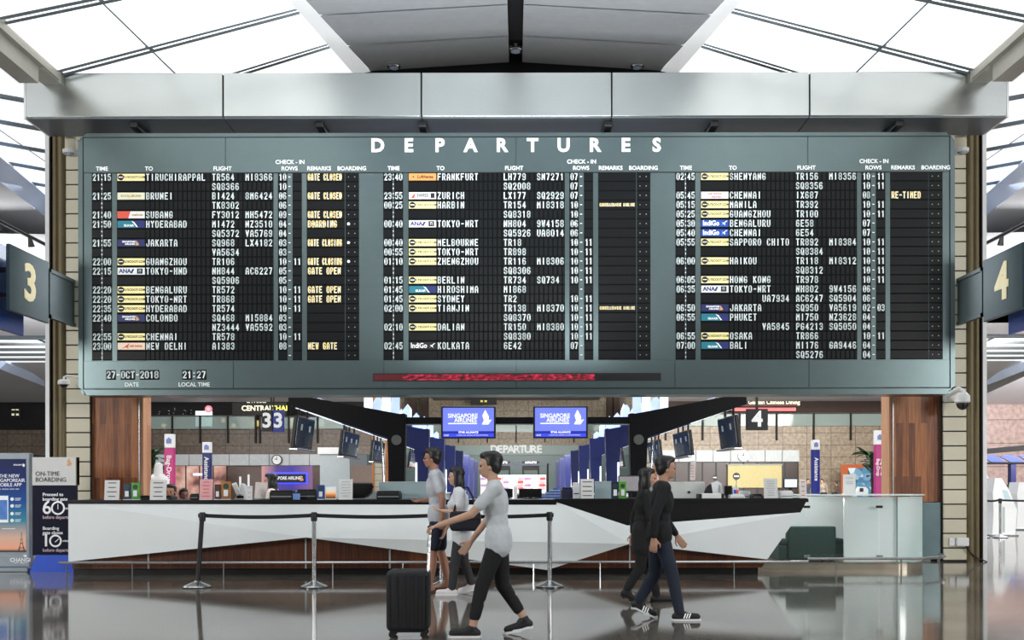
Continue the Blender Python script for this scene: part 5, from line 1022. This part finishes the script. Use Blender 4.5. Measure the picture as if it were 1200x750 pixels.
# plants, picture, posters
def plant(px, py, d, label, n=26, sc_=.55):
    t = thing('potted_plant', label, 'plant', (X(px,d), d, 0)); zc = Z(py,d)
    MB().lathe([(.18,0),(.26,.5),(.24,.5),(.2,.42)], seg=20).build('pot', m_whiteplastic, t, smooth=True); MB().tube([(0,0,.4),(.03,0,zc*.6),(0,0,zc)], .03, 8).build('stem', m_brownwall, t); b = MB()
    for i in range(n):
        a = random.uniform(0,2*PI); e = random.uniform(-.3,.9); L = sc_*random.uniform(.6,1.1); z0 = zc-random.uniform(0,.6); D = Vector((math.cos(a)*math.cos(e), math.sin(a)*math.cos(e), math.sin(e))); U = D.cross(Vector((0,0,1))).normalized(); o = Vector((0,0,z0))
        p = [o, o+D*L*.35+U*L*.16, o+D*L*.75+U*L*.1-Vector((0,0,L*.06)), o+D*L-Vector((0,0,L*.2)), o+D*L*.75-U*L*.1-Vector((0,0,L*.06)), o+D*L*.35-U*L*.16]; b.face(p)
    b.build('leaves', m_green, t, norm=False)
plant(176, 530, 22, 'leafy green plant half hidden behind the left timber wall'); plant(1021, 530, 22, 'leafy green plant beside the magenta totem at right')
d = 60; t = thing('framed_picture', 'orange framed blue picture on the granite wall at right', 'picture', (X(1012,d), d, 0)); kk = d/F
MB().rbox(-26*kk, 26*kk, 0, .15, Z(600,d), Z(545,d), .03).build('frame', mat('orange_frame', (186,92,44), rough=.4), t)
def art():
    m, nt, bb, tc = node_mat('blue_picture'); v = nt.nodes.new('ShaderNodeTexVoronoi'); v.inputs['Scale'].default_value = 2.2; nt.links.new(tc.outputs['Object'], v.inputs['Vector']); r = ramp(nt, [(.1,(24,50,40)), (.35,(40,84,120)), (.55,(90,150,190)), (.8,(226,236,240))]); nt.links.new(v.outputs['Color'], r.inputs['Fac']); nt.links.new(r.outputs['Color'], bb.inputs['Base Color']); bb.inputs['Roughness'].default_value = .5; return m
MB().box(-18*kk, 24*kk, -.02, .01, Z(598,d), Z(549,d)).build('picture', art(), t)
for px, lab in ((773, 'slim white hanging notice left of the dark cabinets'), (811.5, 'slim white hanging notice in front of the dark cabinets')):
    d = 30; t = thing('hanging_notice', lab, 'notice', (X(px,d), d, Z(563,d))); MB().rbox(-.08,.08,0,.02,0,Z(540,d)-Z(563,d),.004,mtx=Matrix.Rotation(.06,4,'Y')).build('sheet', m_paper, t); q = MB(); [q.box(-.05,.05,-.006,.0,.1+.09*i,.12+.09*i) for i in range(5)]; q.build('printed_lines', m_redink, t); MB().tube([(0,.01,-Z(563,d)),(0,.01,.02)], .012, 6).build('pole', m_chrome, t)
# jewellery bust (white stand) behind the counter at left
t = thing('display_bust', 'white display bust behind the paper notice at the left', 'bust', (X(185.5,19.0), 19.0, 0)); MB().lathe([(.28,0),(.28,.9),(.2,.95)], seg=20).build('plinth', m_whiteplastic, t, smooth=True)
b = MB(); b.ball((0,0,1.35),(.24,.14,.28)); b.ball((0,0,1.15),(.17,.12,.22)); b.tube([(0,0,1.5),(0,.02,1.78)],[.1,.075],14); b.ball((0,.02,1.78),(.075,.075,.05)); b.build('torso', m_whiteplastic, t, smooth=True)
MB().tube([(.15*math.cos(a), -.135+.02*math.sin(a), 1.42+.14*math.sin(a)) for a in [PI+PI*i/10 for i in range(11)]], .012, 6).build('necklace', m_silver, t)
# right hand side: kiosks, barrier, canopy
def kiosk(px, py, base, label, lean=1):
    d = 1485/(base-569); kk = d/F; h = Z(py,d); t = thing('self_service_kiosk', label, 'kiosk', (X(px,d), d, 0), 0, 'white self-service kiosks')
    MB().prism([(-.30,.02),(.30,.02),(.36,h*.45),(.14,h*.8),(-.05,h),(-.22,h),(-.28,h*.75),(-.26,h*.4)], 0, .55).build('body', m_whiteplastic, t)
    b = MB(); b.face([(.05,-.006,h*.60),(.22,-.006,h*.60),(.10,-.006,h*.78),(-.04,-.006,h*.80)]); b.build('screen', mat('kiosk_screen', (170,190,196), rough=.2, emit=(180,200,206), es=.3), t); MB().rbox(-.36,.36,-.08,.62,0,.04,.01).build('base', m_chrome, t); MB().box(-.03,.03,-.01,.0,.1,h*.5).build('seam', m_grey, t)
kiosk(1176, 561, 629, 'large white self-service kiosk nearest the right pier'); kiosk(1158, 556, 612, 'white kiosk half hidden behind the right pier'); kiosk(1203, 566, 622, 'white kiosk cut by the right edge of the photo')
stanchion(1172, 0, 'queue post with double belt before the white kiosks at right', 1260, 'queue barrier at right', 1485/62)
stanchion(1151, 0, 'queue post half hidden by the right pier jamb', 1172, 'queue barrier at right', 1485/62)
d = 38; t = thing('canopy_frame', 'blue slatted check-in canopy frame at the far right', 'canopy', (0, d, 0)); m_blueslat = mat('blue_slat', (56,76,150), rough=.4)
MB().prism([(X(1130,d),Z(535,d)),(X(1260,d),Z(524,d)),(X(1260,d),Z(517,d)),(X(1130,d),Z(529,d))], 0, .3).build('top_beam', m_portalblack, t)
for i in range(4): MB().prism([(X(1146+22*i,d),Z(535,d)),(X(1162+22*i,d),Z(534,d)),(X(1176+22*i,d),Z(543,d)),(X(1160+22*i,d),Z(543,d))], -.2, -.1).build('slat', m_blueslat, t)
MB().box(X(1181,d),X(1187,d),-.25,0,0,Z(543,d)).build('post', m_navy, t); MB().rbox(X(1140,d),X(1230,d),-.3,0,Z(545,d),Z(542.5,d),.02).build('lower_beam', m_portalblack, t)
t = thing('check_in_desk', 'pinkish check-in desk far behind the white kiosks', 'check-in desk', (X(1188,40), 40, 0)); MB().rbox(-1.6,2,0,.8,0,1.0,.03).build('body', mat('pink_desk', (206,168,164), rough=.5), t); MB().rbox(-.5,0,.1,.3,1.02,1.35,.02).build('monitor', m_black, t); MB().rbox(-1.65,2.05,-.05,.85,1.0,1.04,.01).build('top', m_whiteplastic, t)
# left hand side glimpses
t = thing('self_service_kiosk', 'grey white kiosk with pink desk between the two left stands', 'kiosk', (X(42,26), 26, 0)); MB().rbox(-.35,.35,0,.5,0,1.15,.04).build('body', m_whiteplastic, t); MB().rbox(-.25,.25,-.04,.05,1.2,1.75,.03).build('screen', mat('kiosk_dark_screen', (70,90,110), emit=(90,110,130), es=.3), t); MB().box(-.33,.33,-.01,.0,.8,1.1).build('pink_panel', m_pink, t); MB().tube([(0,.1,1.1),(0,.1,1.3)], .04, 8).build('neck', m_chrome, t)
t = thing('steel_bollard', 'round steel post between the two left stands', 'post', (X(40,20), 20, 0)); MB().lathe([(.11,0),(.11,.95),(.08,1.0)], seg=16).build('pole', m_chrome, t, smooth=True); MB().lathe([(.16,0),(.16,.03),(.11,.05)], seg=16).build('collar', m_chrome, t); MB().rbox(-1,1,-.03,.03,.85,.9,.01).build('rail', m_chrome, t)
t = thing('bay_awning', 'dark sloping shop awning behind the left display stand', 'awning', (X(25,52), 52, 0)); MB().prism([(-2.4,Z(535,52)),(1.6,Z(538,52)),(1.6,Z(533,52)),(-2.4,Z(528,52))], 0, 1.2).build('roof', m_darkwall, t); MB().box(-2.3,1.5,.6,.7,0,Z(535,52)).build('front', pinkish(), t)
# ------------------------------------------------------------------ people
def remesh(mb, vox, smooth_it=3):
    me = bpy.data.meshes.new('t'); mb.b.to_mesh(me); mb.b.free(); o = bpy.data.objects.new('t', me); C.objects.link(o)
    r = o.modifiers.new('r', 'REMESH'); r.mode = 'VOXEL'; r.voxel_size = vox; r.use_smooth_shade = True
    s = o.modifiers.new('s', 'SMOOTH'); s.factor = .5; s.iterations = smooth_it
    dg = bpy.context.evaluated_depsgraph_get(); m2 = bpy.data.meshes.new_from_object(o.evaluated_get(dg)); bpy.data.objects.remove(o); bpy.data.meshes.remove(me); return m2
def mobj(name, me, m, parent):
    me.name = name; me.materials.clear(); me.materials.append(m)
    for p in me.polygons: p.use_smooth = True
    o = bpy.data.objects.new(name, me); C.objects.link(o); o.parent = parent; return o
V3 = Vector
def hand(b, wr, dr, nrm, H, grip=.5):
    """palm + five fingers: wr wrist, dr direction to the knuckles, nrm palm normal (curl side)"""
    dr = V3(dr).normalized(); nrm = V3(nrm); nrm = (nrm-dr*nrm.dot(dr)).normalized(); sd = dr.cross(nrm)
    for o in (-.026, 0, .026): b.capsule(wr+dr*.015+sd*o*.6, wr+dr*.085+sd*o, .016, .013, 8)
    for k, (o, L) in enumerate(((-.033,.062), (-.011,.074), (.011,.080), (.033,.070))):
        p = wr+dr*.088+sd*o; a = grip
        q = p+(dr*math.cos(a*.6)+nrm*math.sin(a*.6))*L*.5; e = q+(dr*math.cos(a*1.9)+nrm*math.sin(a*1.9))*L*.55
        b.capsule(p, q, .0095, .0088, 7); b.capsule(q, e, .0088, .0075, 7)
    p = wr+dr*.03+sd*.03; q = p+(dr*.7+sd*.7+nrm*.25)*.045; e = q+(dr*.95+sd*.1+nrm*.4)*.035
    b.capsule(p, q, .012, .0105, 7); b.capsule(q, e, .0105, .0085, 7)
def person(label, loc, rz, H, J, skin, top, bottom, hair_m, long_hair=False, sleeve='short', legs='long', shoes=(30,30,32), female=False, barefoot=False, seated=False, stripes=False, top_len=.0, vox=.0085, sandals=False, boots=False):
    """forward = +x, left = +y. J: joints in metres for a 1.75 m figure"""
    k = H/1.75; t = thing('person', label, 'person', loc, rz)
    G = {n: V3(p)*k for n, p in J.items() if isinstance(p, (tuple, list))}
    m_skin = mat('skin_%d' % skin[0], skin, rough=.55, noise=.04, ns=12); b = MB()
    sw = .9 if female else 1.0
    pel, che, nek, hed = G['pelvis'], G['chest'], G['neck'], G['head']
    up = (che-pel).normalized(); side = (G['sl']-G['sr']).normalized()
    def torso(b, g):
        b.ball(pel, (.105*k+g, (.165 if female else .155)*k+g, .12*k+g)); b.ball(pel*.55+che*.45, (.095*k+g, .135*k*sw+g, .15*k+g)); b.ball(che, (.115*k+g, .165*k*sw+g, .17*k+g))
        b.capsule(G['sl']*.92+G['sr']*.08, G['sr']*.92+G['sl']*.08, .062*k+g, .062*k+g, 12); b.capsule(che, nek-V3((0,0,.03*k)), .10*k+g, .06*k+g, 12)
        if female: b.ball(che+V3((.085*k, .07*k, -.03*k)), .062*k+g); b.ball(che+V3((.085*k, -.07*k, -.03*k)), .062*k+g)
    torso(b, 0); b.capsule(nek-V3((0,0,.04*k)), hed-V3((.02*k,0,.07*k)), .056*k, .052*k, 12)
    fw = V3((math.cos(J.get('hy', 0)), math.sin(J.get('hy', 0)), 0)); fs = V3((-fw.y, fw.x, 0))
    R3 = Matrix.Rotation(J.get('hy', 0), 4, 'Z')
    def hb(c, r, sub=3): b.ball(hed+(fw*c[0]+fs*c[1]+V3((0,0,c[2])))*k, tuple(x*k for x in r), sub, R3)
    hb((-.012,0,.025), (.098,.076,.095)); hb((.022,0,-.045), (.066,.058,.078)); hb((.05,0,-.085), (.034,.036,.03)); hb((.062,0,.012), (.03,.052,.022))
    hb((.094,0,-.028), (.018,.014,.022)); hb((.082,0,-.012), (.014,.010,.03)); hb((.08,0,-.064), (.012,.024,.009))
    for s in (-1, 1): hb((-.005, s*.078, -.02), (.022,.010,.034)); hb((.062, s*.04, -.035), (.025,.02,.022))
    for s, q in ((1,'l'), (-1,'r')):
        sh, el, wr_ = G['s'+q], G['e'+q], G['w'+q]
        b.capsule(sh, el, .047*k*sw, .038*k*sw, 12); b.capsule(el, wr_, .038*k*sw, .026*k*sw, 12); hand(b, wr_, wr_-el, G.get('pn'+q, V3((.2,-s*1.0,0))), H, J.get('grip'+q, .5))
        hp, kn, an, toe = G['h'+q], G['k'+q], G['a'+q], G['t'+q]
        b.capsule(hp, kn, .083*k, .055*k, 14); cm = kn*.65+an*.35; b.capsule(kn, cm-V3((.012*k,0,0)), .052*k, .053*k, 14); b.capsule(cm-V3((.012*k,0,0)), an, .053*k, .035*k, 14)
        d = (toe-an); d.z = 0; hl = J.get('heel'+q, 0)
        he = an-(d.normalized())*.035*k+V3((0,0,-.045*k)); b.capsule(an-V3((0,0,.01*k)), he, .036*k, .032*k, 10); b.capsule(he, toe+V3((0,0,.0)), .032*k, .027*k, 10); b.capsule(an, toe*.6+an*.4-V3((0,0,.02*k)), .034*k, .03*k, 10)
    mobj('body', remesh(b, vox), m_skin, t)
    # face
    q = MB()
    for s in (-1, 1): q.ball(hed+(fw*.082+fs*s*.032+V3((0,0,-.012)))*k, .0105*k, 2)
    q.build('eyes', flatmat('eye_dark', (28,22,20)), t, smooth=True)
    q = MB(); q.ball(hed+(fw*.092+V3((0,0,-.063)))*k, (.006*k,.02*k,.006*k), 2, R3); q.build('lips', flatmat('lips', (168,96,88)), t, smooth=True)
    # hair
    q = MB(); hbm = lambda c, r: q.ball(hed+(fw*c[0]+fs*c[1]+V3((0,0,c[2])))*k, tuple(x*k for x in r), 3, R3)
    hbm((-.03,0,.05), (.098,.088,.086)); hbm((.01,0,.085), (.085,.075,.045)); hbm((-.055,0,-.005), (.06,.08,.085))
    for s in (-1, 1): hbm((-.02, s*.072, .01), (.045,.018,.05))
    if long_hair:
        hbm((-.075,0,-.10), (.05,.085,.13)); hbm((-.085,0,-.22), (.045,.095,.14))
        for s in (-1, 1): hbm((-.02, s*.078, -.07), (.045,.02,.10))
    mobj('hair', remesh(q, .010, 2), hair_m, t)
    # top
    q = MB(); torso(q, .016)
    if top_len: q.capsule(pel+V3((0,.07*k,.02)), pel+V3((0,.07*k,-top_len)), .128*k, .132*k, 12); q.capsule(pel+V3((0,-.07*k,.02)), pel+V3((0,-.07*k,-top_len)), .128*k, .132*k, 12)
    for z in ('l', 'r'):
        sh, el, wr_ = G['s'+z], G['e'+z], G['w'+z]
        if sleeve == 'short': q.capsule(sh, sh*.35+el*.65, .06*k, .058*k, 12)
        else: q.capsule(sh, el, .06*k, .05*k, 12); q.capsule(el, el*.08+wr_*.92, .05*k, .038*k, 12)
    mobj('shirt' if not female else 'blouse', remesh(q, .012, 4), top, t)
    if seated: return t
    q = MB(); q.ball(pel, (.122*k, .175*k, .12*k)); 
    for z in ('l', 'r'):
        hp, kn, an = G['h'+z], G['k'+z], G['a'+z]; q.capsule(hp, hp*.15+kn*.85 if legs == 'short' else kn, .098*k, .082*k if legs == 'short' else .07*k, 14)
        if legs != 'short':
            f = .97 if legs == 'long' else .72
            q.capsule(kn, kn*(1-f)+an*f, .07*k, .055*k, 14)
    mobj('shorts' if legs == 'short' else 'trousers', remesh(q, .012, 4), bottom, t)
    for z in ('l', 'r'):
        an, toe = G['a'+z], G['t'+z]; d = toe-an; d.z = 0; d.normalize(); he = an-d*.04*k+V3((0,0,-.045*k)); tp = toe
        sd = V3((-d.y, d.x, 0)); pitch = math.atan2(he.z-tp.z, (tp-he).length)
        if sandals:
            q = MB(); q.capsule(he-V3((0,0,.03*k)), tp-V3((0,0,.03*k)), .03*k, .036*k, 12); mobj('sandal', remesh(q, .009, 2), mat('sandal', (70,50,44), rough=.7), t); continue
        q = MB(); q.capsule(he, he*.4+tp*.6, .043*k, .044*k, 12); q.capsule(he*.4+tp*.6, tp+d*.01, .044*k, .036*k, 12); q.capsule(an-V3((0,0,.005)), he*.45+tp*.55+V3((0,0,.005)), .046*k, .036*k, 12)
        if boots: q.capsule(an, an*.72+G['k'+z]*.28, .05*k, .056*k, 12)
        sh = mobj('boot' if boots else 'shoe', remesh(q, .009, 2), mat('shoe_%d_%d' % (shoes[0], shoes[2]), shoes, rough=.6), t)
        q = MB(); dn = V3((0,0,-.032*k))
        if boots: q.capsule(he+V3((0,0,-.02*k)), he+V3((0,0,-.055*k)), .024*k, .02*k, 10)
        for a_, c_, r1, r2 in ((he+dn, he*.4+tp*.6+dn, .045*k, .049*k), (he*.4+tp*.6+dn, tp+d*.012+dn, .049*k, .040*k)):
            n = 10; P = []
            for i in range(n+1): a = PI/2+PI*i/n; P.append(a_+(d*math.cos(a)+sd*math.sin(a))*r1)
            for i in range(n+1): a = -PI/2+PI*i/n; P.append(c_+(d*math.cos(a)+sd*math.sin(a))*r2)
            lo = [q.b.verts.new(p+V3((0,0,-.011*k))) for p in P]; hi = [q.b.verts.new(p+V3((0,0,.011*k))) for p in P]; q.b.faces.new(lo[::-1]); q.b.faces.new(hi)
            for i in range(len(P)): q.b.faces.new((lo[i], lo[(i+1)%len(P)], hi[(i+1)%len(P)], hi[i]))
        q.build('sole', m_rubber if boots else m_whiteplastic, sh)
        if stripes:
            for s in (-1, 1):
                q = MB()
                for i in range(3):
                    c = he*(.55-.12*i)+tp*(.45+.12*i)+sd*s*.047*k+V3((0,0,-.0*k)); q.prism([(0,0),(.012,0),(.03,.05),(.018,.05)], -.003, .003)
                    for v in q.b.verts[-8:]: v.co = c+d*(v.co.x-.02)+sd*v.co.y+V3((0,0,v.co.z-.012))
                q.build('stripes', m_letter, sh)
    return t
def pose(stride=.25, pelz=.93, fold=False, armswing=.15, lead='l', lean=.03, back_up=.10):
    o = 'r' if lead == 'l' else 'l'; y = {'l': 1, 'r': -1}
    J = {'pelvis': (0,0,pelz), 'chest': (lean,0,pelz+.32), 'neck': (lean+.01,0,pelz+.51), 'head': (lean+.05,0,pelz+.67)}
    for z in 'lr':
        s = y[z]; J['s'+z] = (lean,s*.185,pelz+.455); J['h'+z] = (0,s*.088,pelz-.03)
        f = 1 if z != lead else -1
        J['e'+z] = (lean-.03+f*armswing*.6, s*.235, pelz+.18); J['w'+z] = (lean+.04+f*armswing*1.3, s*.235, pelz-.05)
    J['k'+lead] = (stride*.62,y[lead]*.09,pelz*.52); J['a'+lead] = (stride,y[lead]*.09,.085); J['t'+lead] = (stride+.17,y[lead]*.10,.042)
    J['k'+o] = (-stride*.15,y[o]*.09,pelz*.51); J['a'+o] = (-stride,y[o]*.09,.085+back_up); J['t'+o] = (-stride+.15,y[o]*.10,.042)
    if back_up < .01: J['a'+o] = (-stride,y[o]*.09,.085)
    return J
black_hair = mat('black_hair', (20,16,15), rough=.45, noise=.3, ns=60)
def cloth(n, c): return mat(n, c, rough=.85, noise=.08, ns=14)
# man walking left in pale shirt and dark shorts
s_ = 1485/(693-569); J = pose(.10, .95, lead='l', armswing=.1, back_up=.02); J['er'] = (.02,-.23,1.12); J['wr'] = (.22,-.16,1.10); J['pnr'] = (0,.3,1)
person('man in pale grey shirt and dark shorts walking left', (X(514,s_), s_, 0), PI, 1.84, J, (176,128,104), cloth('pale_shirt', (190,194,200)), cloth('dark_shorts', (34,40,56)), black_hair, legs='short', sandals=True, top_len=.04)
s_ = 1485/(696.5-569); J = pose(.13, .93, lead='l', armswing=.12, back_up=.05); J['el'] = (.05,.22,1.12); J['wl'] = (.25,.12,1.14); J['pnl'] = (0,-.3,1)
pB = (X(541,s_), s_, 0)
person('long-haired woman in white top and dark grey trousers walking left', pB, PI, 1.60, J, (206,164,140), cloth('white_top', (216,218,222)), cloth('charcoal_trousers', (52,52,54)), black_hair, long_hair=True, female=True, shoes=(226,218,218), top_len=.16)
t = thing('shoulder_bag', 'dark shoulder bag carried by the long-haired woman', 'bag', (pB[0]+.06, pB[1]-.27, .80)); m_bag = cloth('dark_bag', (28,30,40))
MB().rbox(-.19,.19,-.07,.07,0,.24,.05,3).build('body', m_bag, t, smooth=True); MB().rbox(-.18,.18,-.085,-.05,.14,.235,.015).build('flap', m_bag, t); MB().tube([(-.15,.02,.2),(-.10,.07,.4),(-.04,.13,.52),(.02,.16,.53),(.08,.10,.42),(.15,.02,.2)], .014, 6).build('strap', m_bag, t)
# man in the foreground walking left with a dark suitcase
s_ = 1485/(745-569); pC = (X(584,s_), s_, 0); J = pose(.24, .91, lead='l', armswing=.15, back_up=.06); J['el'] = (.24,.20,1.13); J['wl'] = (.54,.17,1.03); J['pnl'] = (-.2,0,-1); J['gripl'] = 1.2
person('person in light grey shirt and cropped black trousers pushing a dark suitcase', pC, PI, 1.70, J, (196,156,132), cloth('light_shirt', (196,202,206)), cloth('black_trousers', (20,21,23)), black_hair, legs='crop', shoes=(24,24,26), top_len=.06)
t = thing('suitcase', 'dark cabin suitcase on wheels pushed ahead of the person in cropped trousers', 'suitcase', (X(479,8.42), 8.42, 0)); m_case = mat('suitcase_shell', (16,17,21), rough=.6, noise=.1)
MB().rbox(-.19,.19,-.13,.13,.06,.60,.04,3).build('shell', m_case, t, smooth=True); b = MB(); [b.rbox(-.17+.068*i,-.15+.068*i,-.137,-.128,.1,.56,.003,1) for i in range(6)]; b.build('ribs', m_case, t)
b = MB(); b.tube([(.17,-.06,.55),(.19,-.06,.97)], .009, 6); b.tube([(.17,.06,.55),(.19,.06,.97)], .009, 6); b.build('handle_rods', m_chrome, t); MB().tube([(.19,-.075,.98),(.19,.075,.98)], .017, 8).build('handle_grip', m_black, t)
for x in (-.14, .14):
    for y in (-.09, .09): MB().lathe([(.03,-.012),(.03,.012)], (x, y, .03), 14, 'y').build('wheel', m_rubber, t)
MB().box(-.16,.16,-.11,.11,.05,.075).build('wheel_plate', m_black, t)
# person in dark jeans walking right, three-striped shoes
s_ = 1485/(726-569); J = pose(.20, .92, lead='r', armswing=.12, back_up=.10)
person('person in black top and dark jeans with striped sneakers walking right', (X(772,s_), s_, 0), 0, 1.68, J, (190,146,122), cloth('black_top', (20,21,24)), cloth('dark_jeans', (34,42,58)), black_hair, sleeve='long', shoes=(22,22,24), stripes=True, top_len=.05)
s_ = 1485/(707-569); J = pose(.20, .92, lead='l', armswing=.12, back_up=.10)
person('woman all in black with black heeled boots walking right', (X(752,s_), s_, 0), 0, 1.58, J, (200,158,136), cloth('black_coat', (17,17,19)), cloth('black_leggings', (15,15,17)), black_hair, long_hair=True, female=True, sleeve='long', shoes=(15,15,16), boots=True, top_len=.2)
# staff behind the counter
def seat_pose(hy=0, hz=1.12, arm=.0):
    p = hz-.67; J = {'pelvis': (0,0,p), 'chest': (.03,0,hz-.36), 'neck': (.04,0,hz-.17), 'head': (.08,0,hz), 'hy': hy}
    for z, s in (('l',1), ('r',-1)): J['s'+z] = (.03,s*.18,hz-.22); J['e'+z] = (.12,s*.24,hz-.48); J['w'+z] = (.36,s*.14,hz-.46); J['h'+z] = (0,s*.09,p-.03); J['k'+z] = (.42,s*.10,p-.04); J['a'+z] = (.40,s*.10,p-.46); J['t'+z] = (.56,s*.10,p-.505)
    return J
def stool(p, lab, hz):
    h = hz-.67-.125
    t = thing('stool', lab, 'stool', p); MB().lathe([(.2,h-.05),(.21,h-.02),(.18,h)], seg=20).build('seat', m_black, t, smooth=True); MB().tube([(0,0,.03),(0,0,h-.03)], .03, 8).build('column', m_chrome, t); MB().lathe([(.22,0),(.22,.02),(.04,.04)], seg=20).build('base', m_chrome, t)
d = 15.9; person('dark-haired male clerk seated low behind the counter facing the hall', (X(202,d), d, 0), -PI/2, 1.74, seat_pose(0, 1.27), (170,122,98), cloth('clerk_shirt', (60,50,50)), cloth('clerk_trousers', (30,30,36)), black_hair, sleeve='long', vox=.009, shoes=(24,24,25)); stool((X(202,d), d, 0), 'stool under the male clerk behind the counter', 1.27)
d = 16.0; J = seat_pose(0, 1.49); person('dark-haired female clerk in cream blouse turned left behind the counter', (X(322,d), d, 0), PI, 1.70, J, (206,160,136), cloth('cream_blouse', (228,216,206)), cloth('clerk_skirt', (40,36,46)), black_hair, long_hair=True, female=True, vox=.009, shoes=(24,24,25)); stool((X(322,d), d, 0), 'stool under the female clerk behind the counter', 1.45)
d = 18.5; J = seat_pose(.6, 1.22); person('dark-haired colleague seated behind the male clerk in shade', (X(217,d), d, 0), -PI/2, 1.70, J, (120,84,72), cloth('brown_jacket', (60,38,34)), cloth('clerk_trousers', (30,30,36)), black_hair, sleeve='long', vox=.010, shoes=(24,24,25)); stool((X(217,d), d, 0), 'stool under the colleague in shade', 1.19)
# travellers far away
for px, py, lab, col, rz in ((945.5, 560, 'distant traveller in dark jacket left of the right navy totem', (60,62,72), -1.2), (963.5, 560.5, 'distant traveller in grey beige coat right of the navy totem', (150,140,128), -2.2)):
    d = 52.0; J = pose(.12, .93, lead='l', back_up=.03); person(lab, (X(px,d), d, 0), rz, 1.72, J, (190,150,126), cloth('coat_%d' % col[0], col), cloth('dark_trousers_far', (34,36,44)), black_hair, sleeve='long', vox=.014, top_len=.1)
d = 50.0; J = pose(.1, .93, lead='r', back_up=.03); person('distant traveller in brown clothes left of the framed picture', (X(981,d), d, 0), 2.8, 1.62, J, (150,110,96), cloth('brown_clothes', (74,56,52)), cloth('dark_trousers_far', (34,36,44)), black_hair, sleeve='long', vox=.014, top_len=.1)
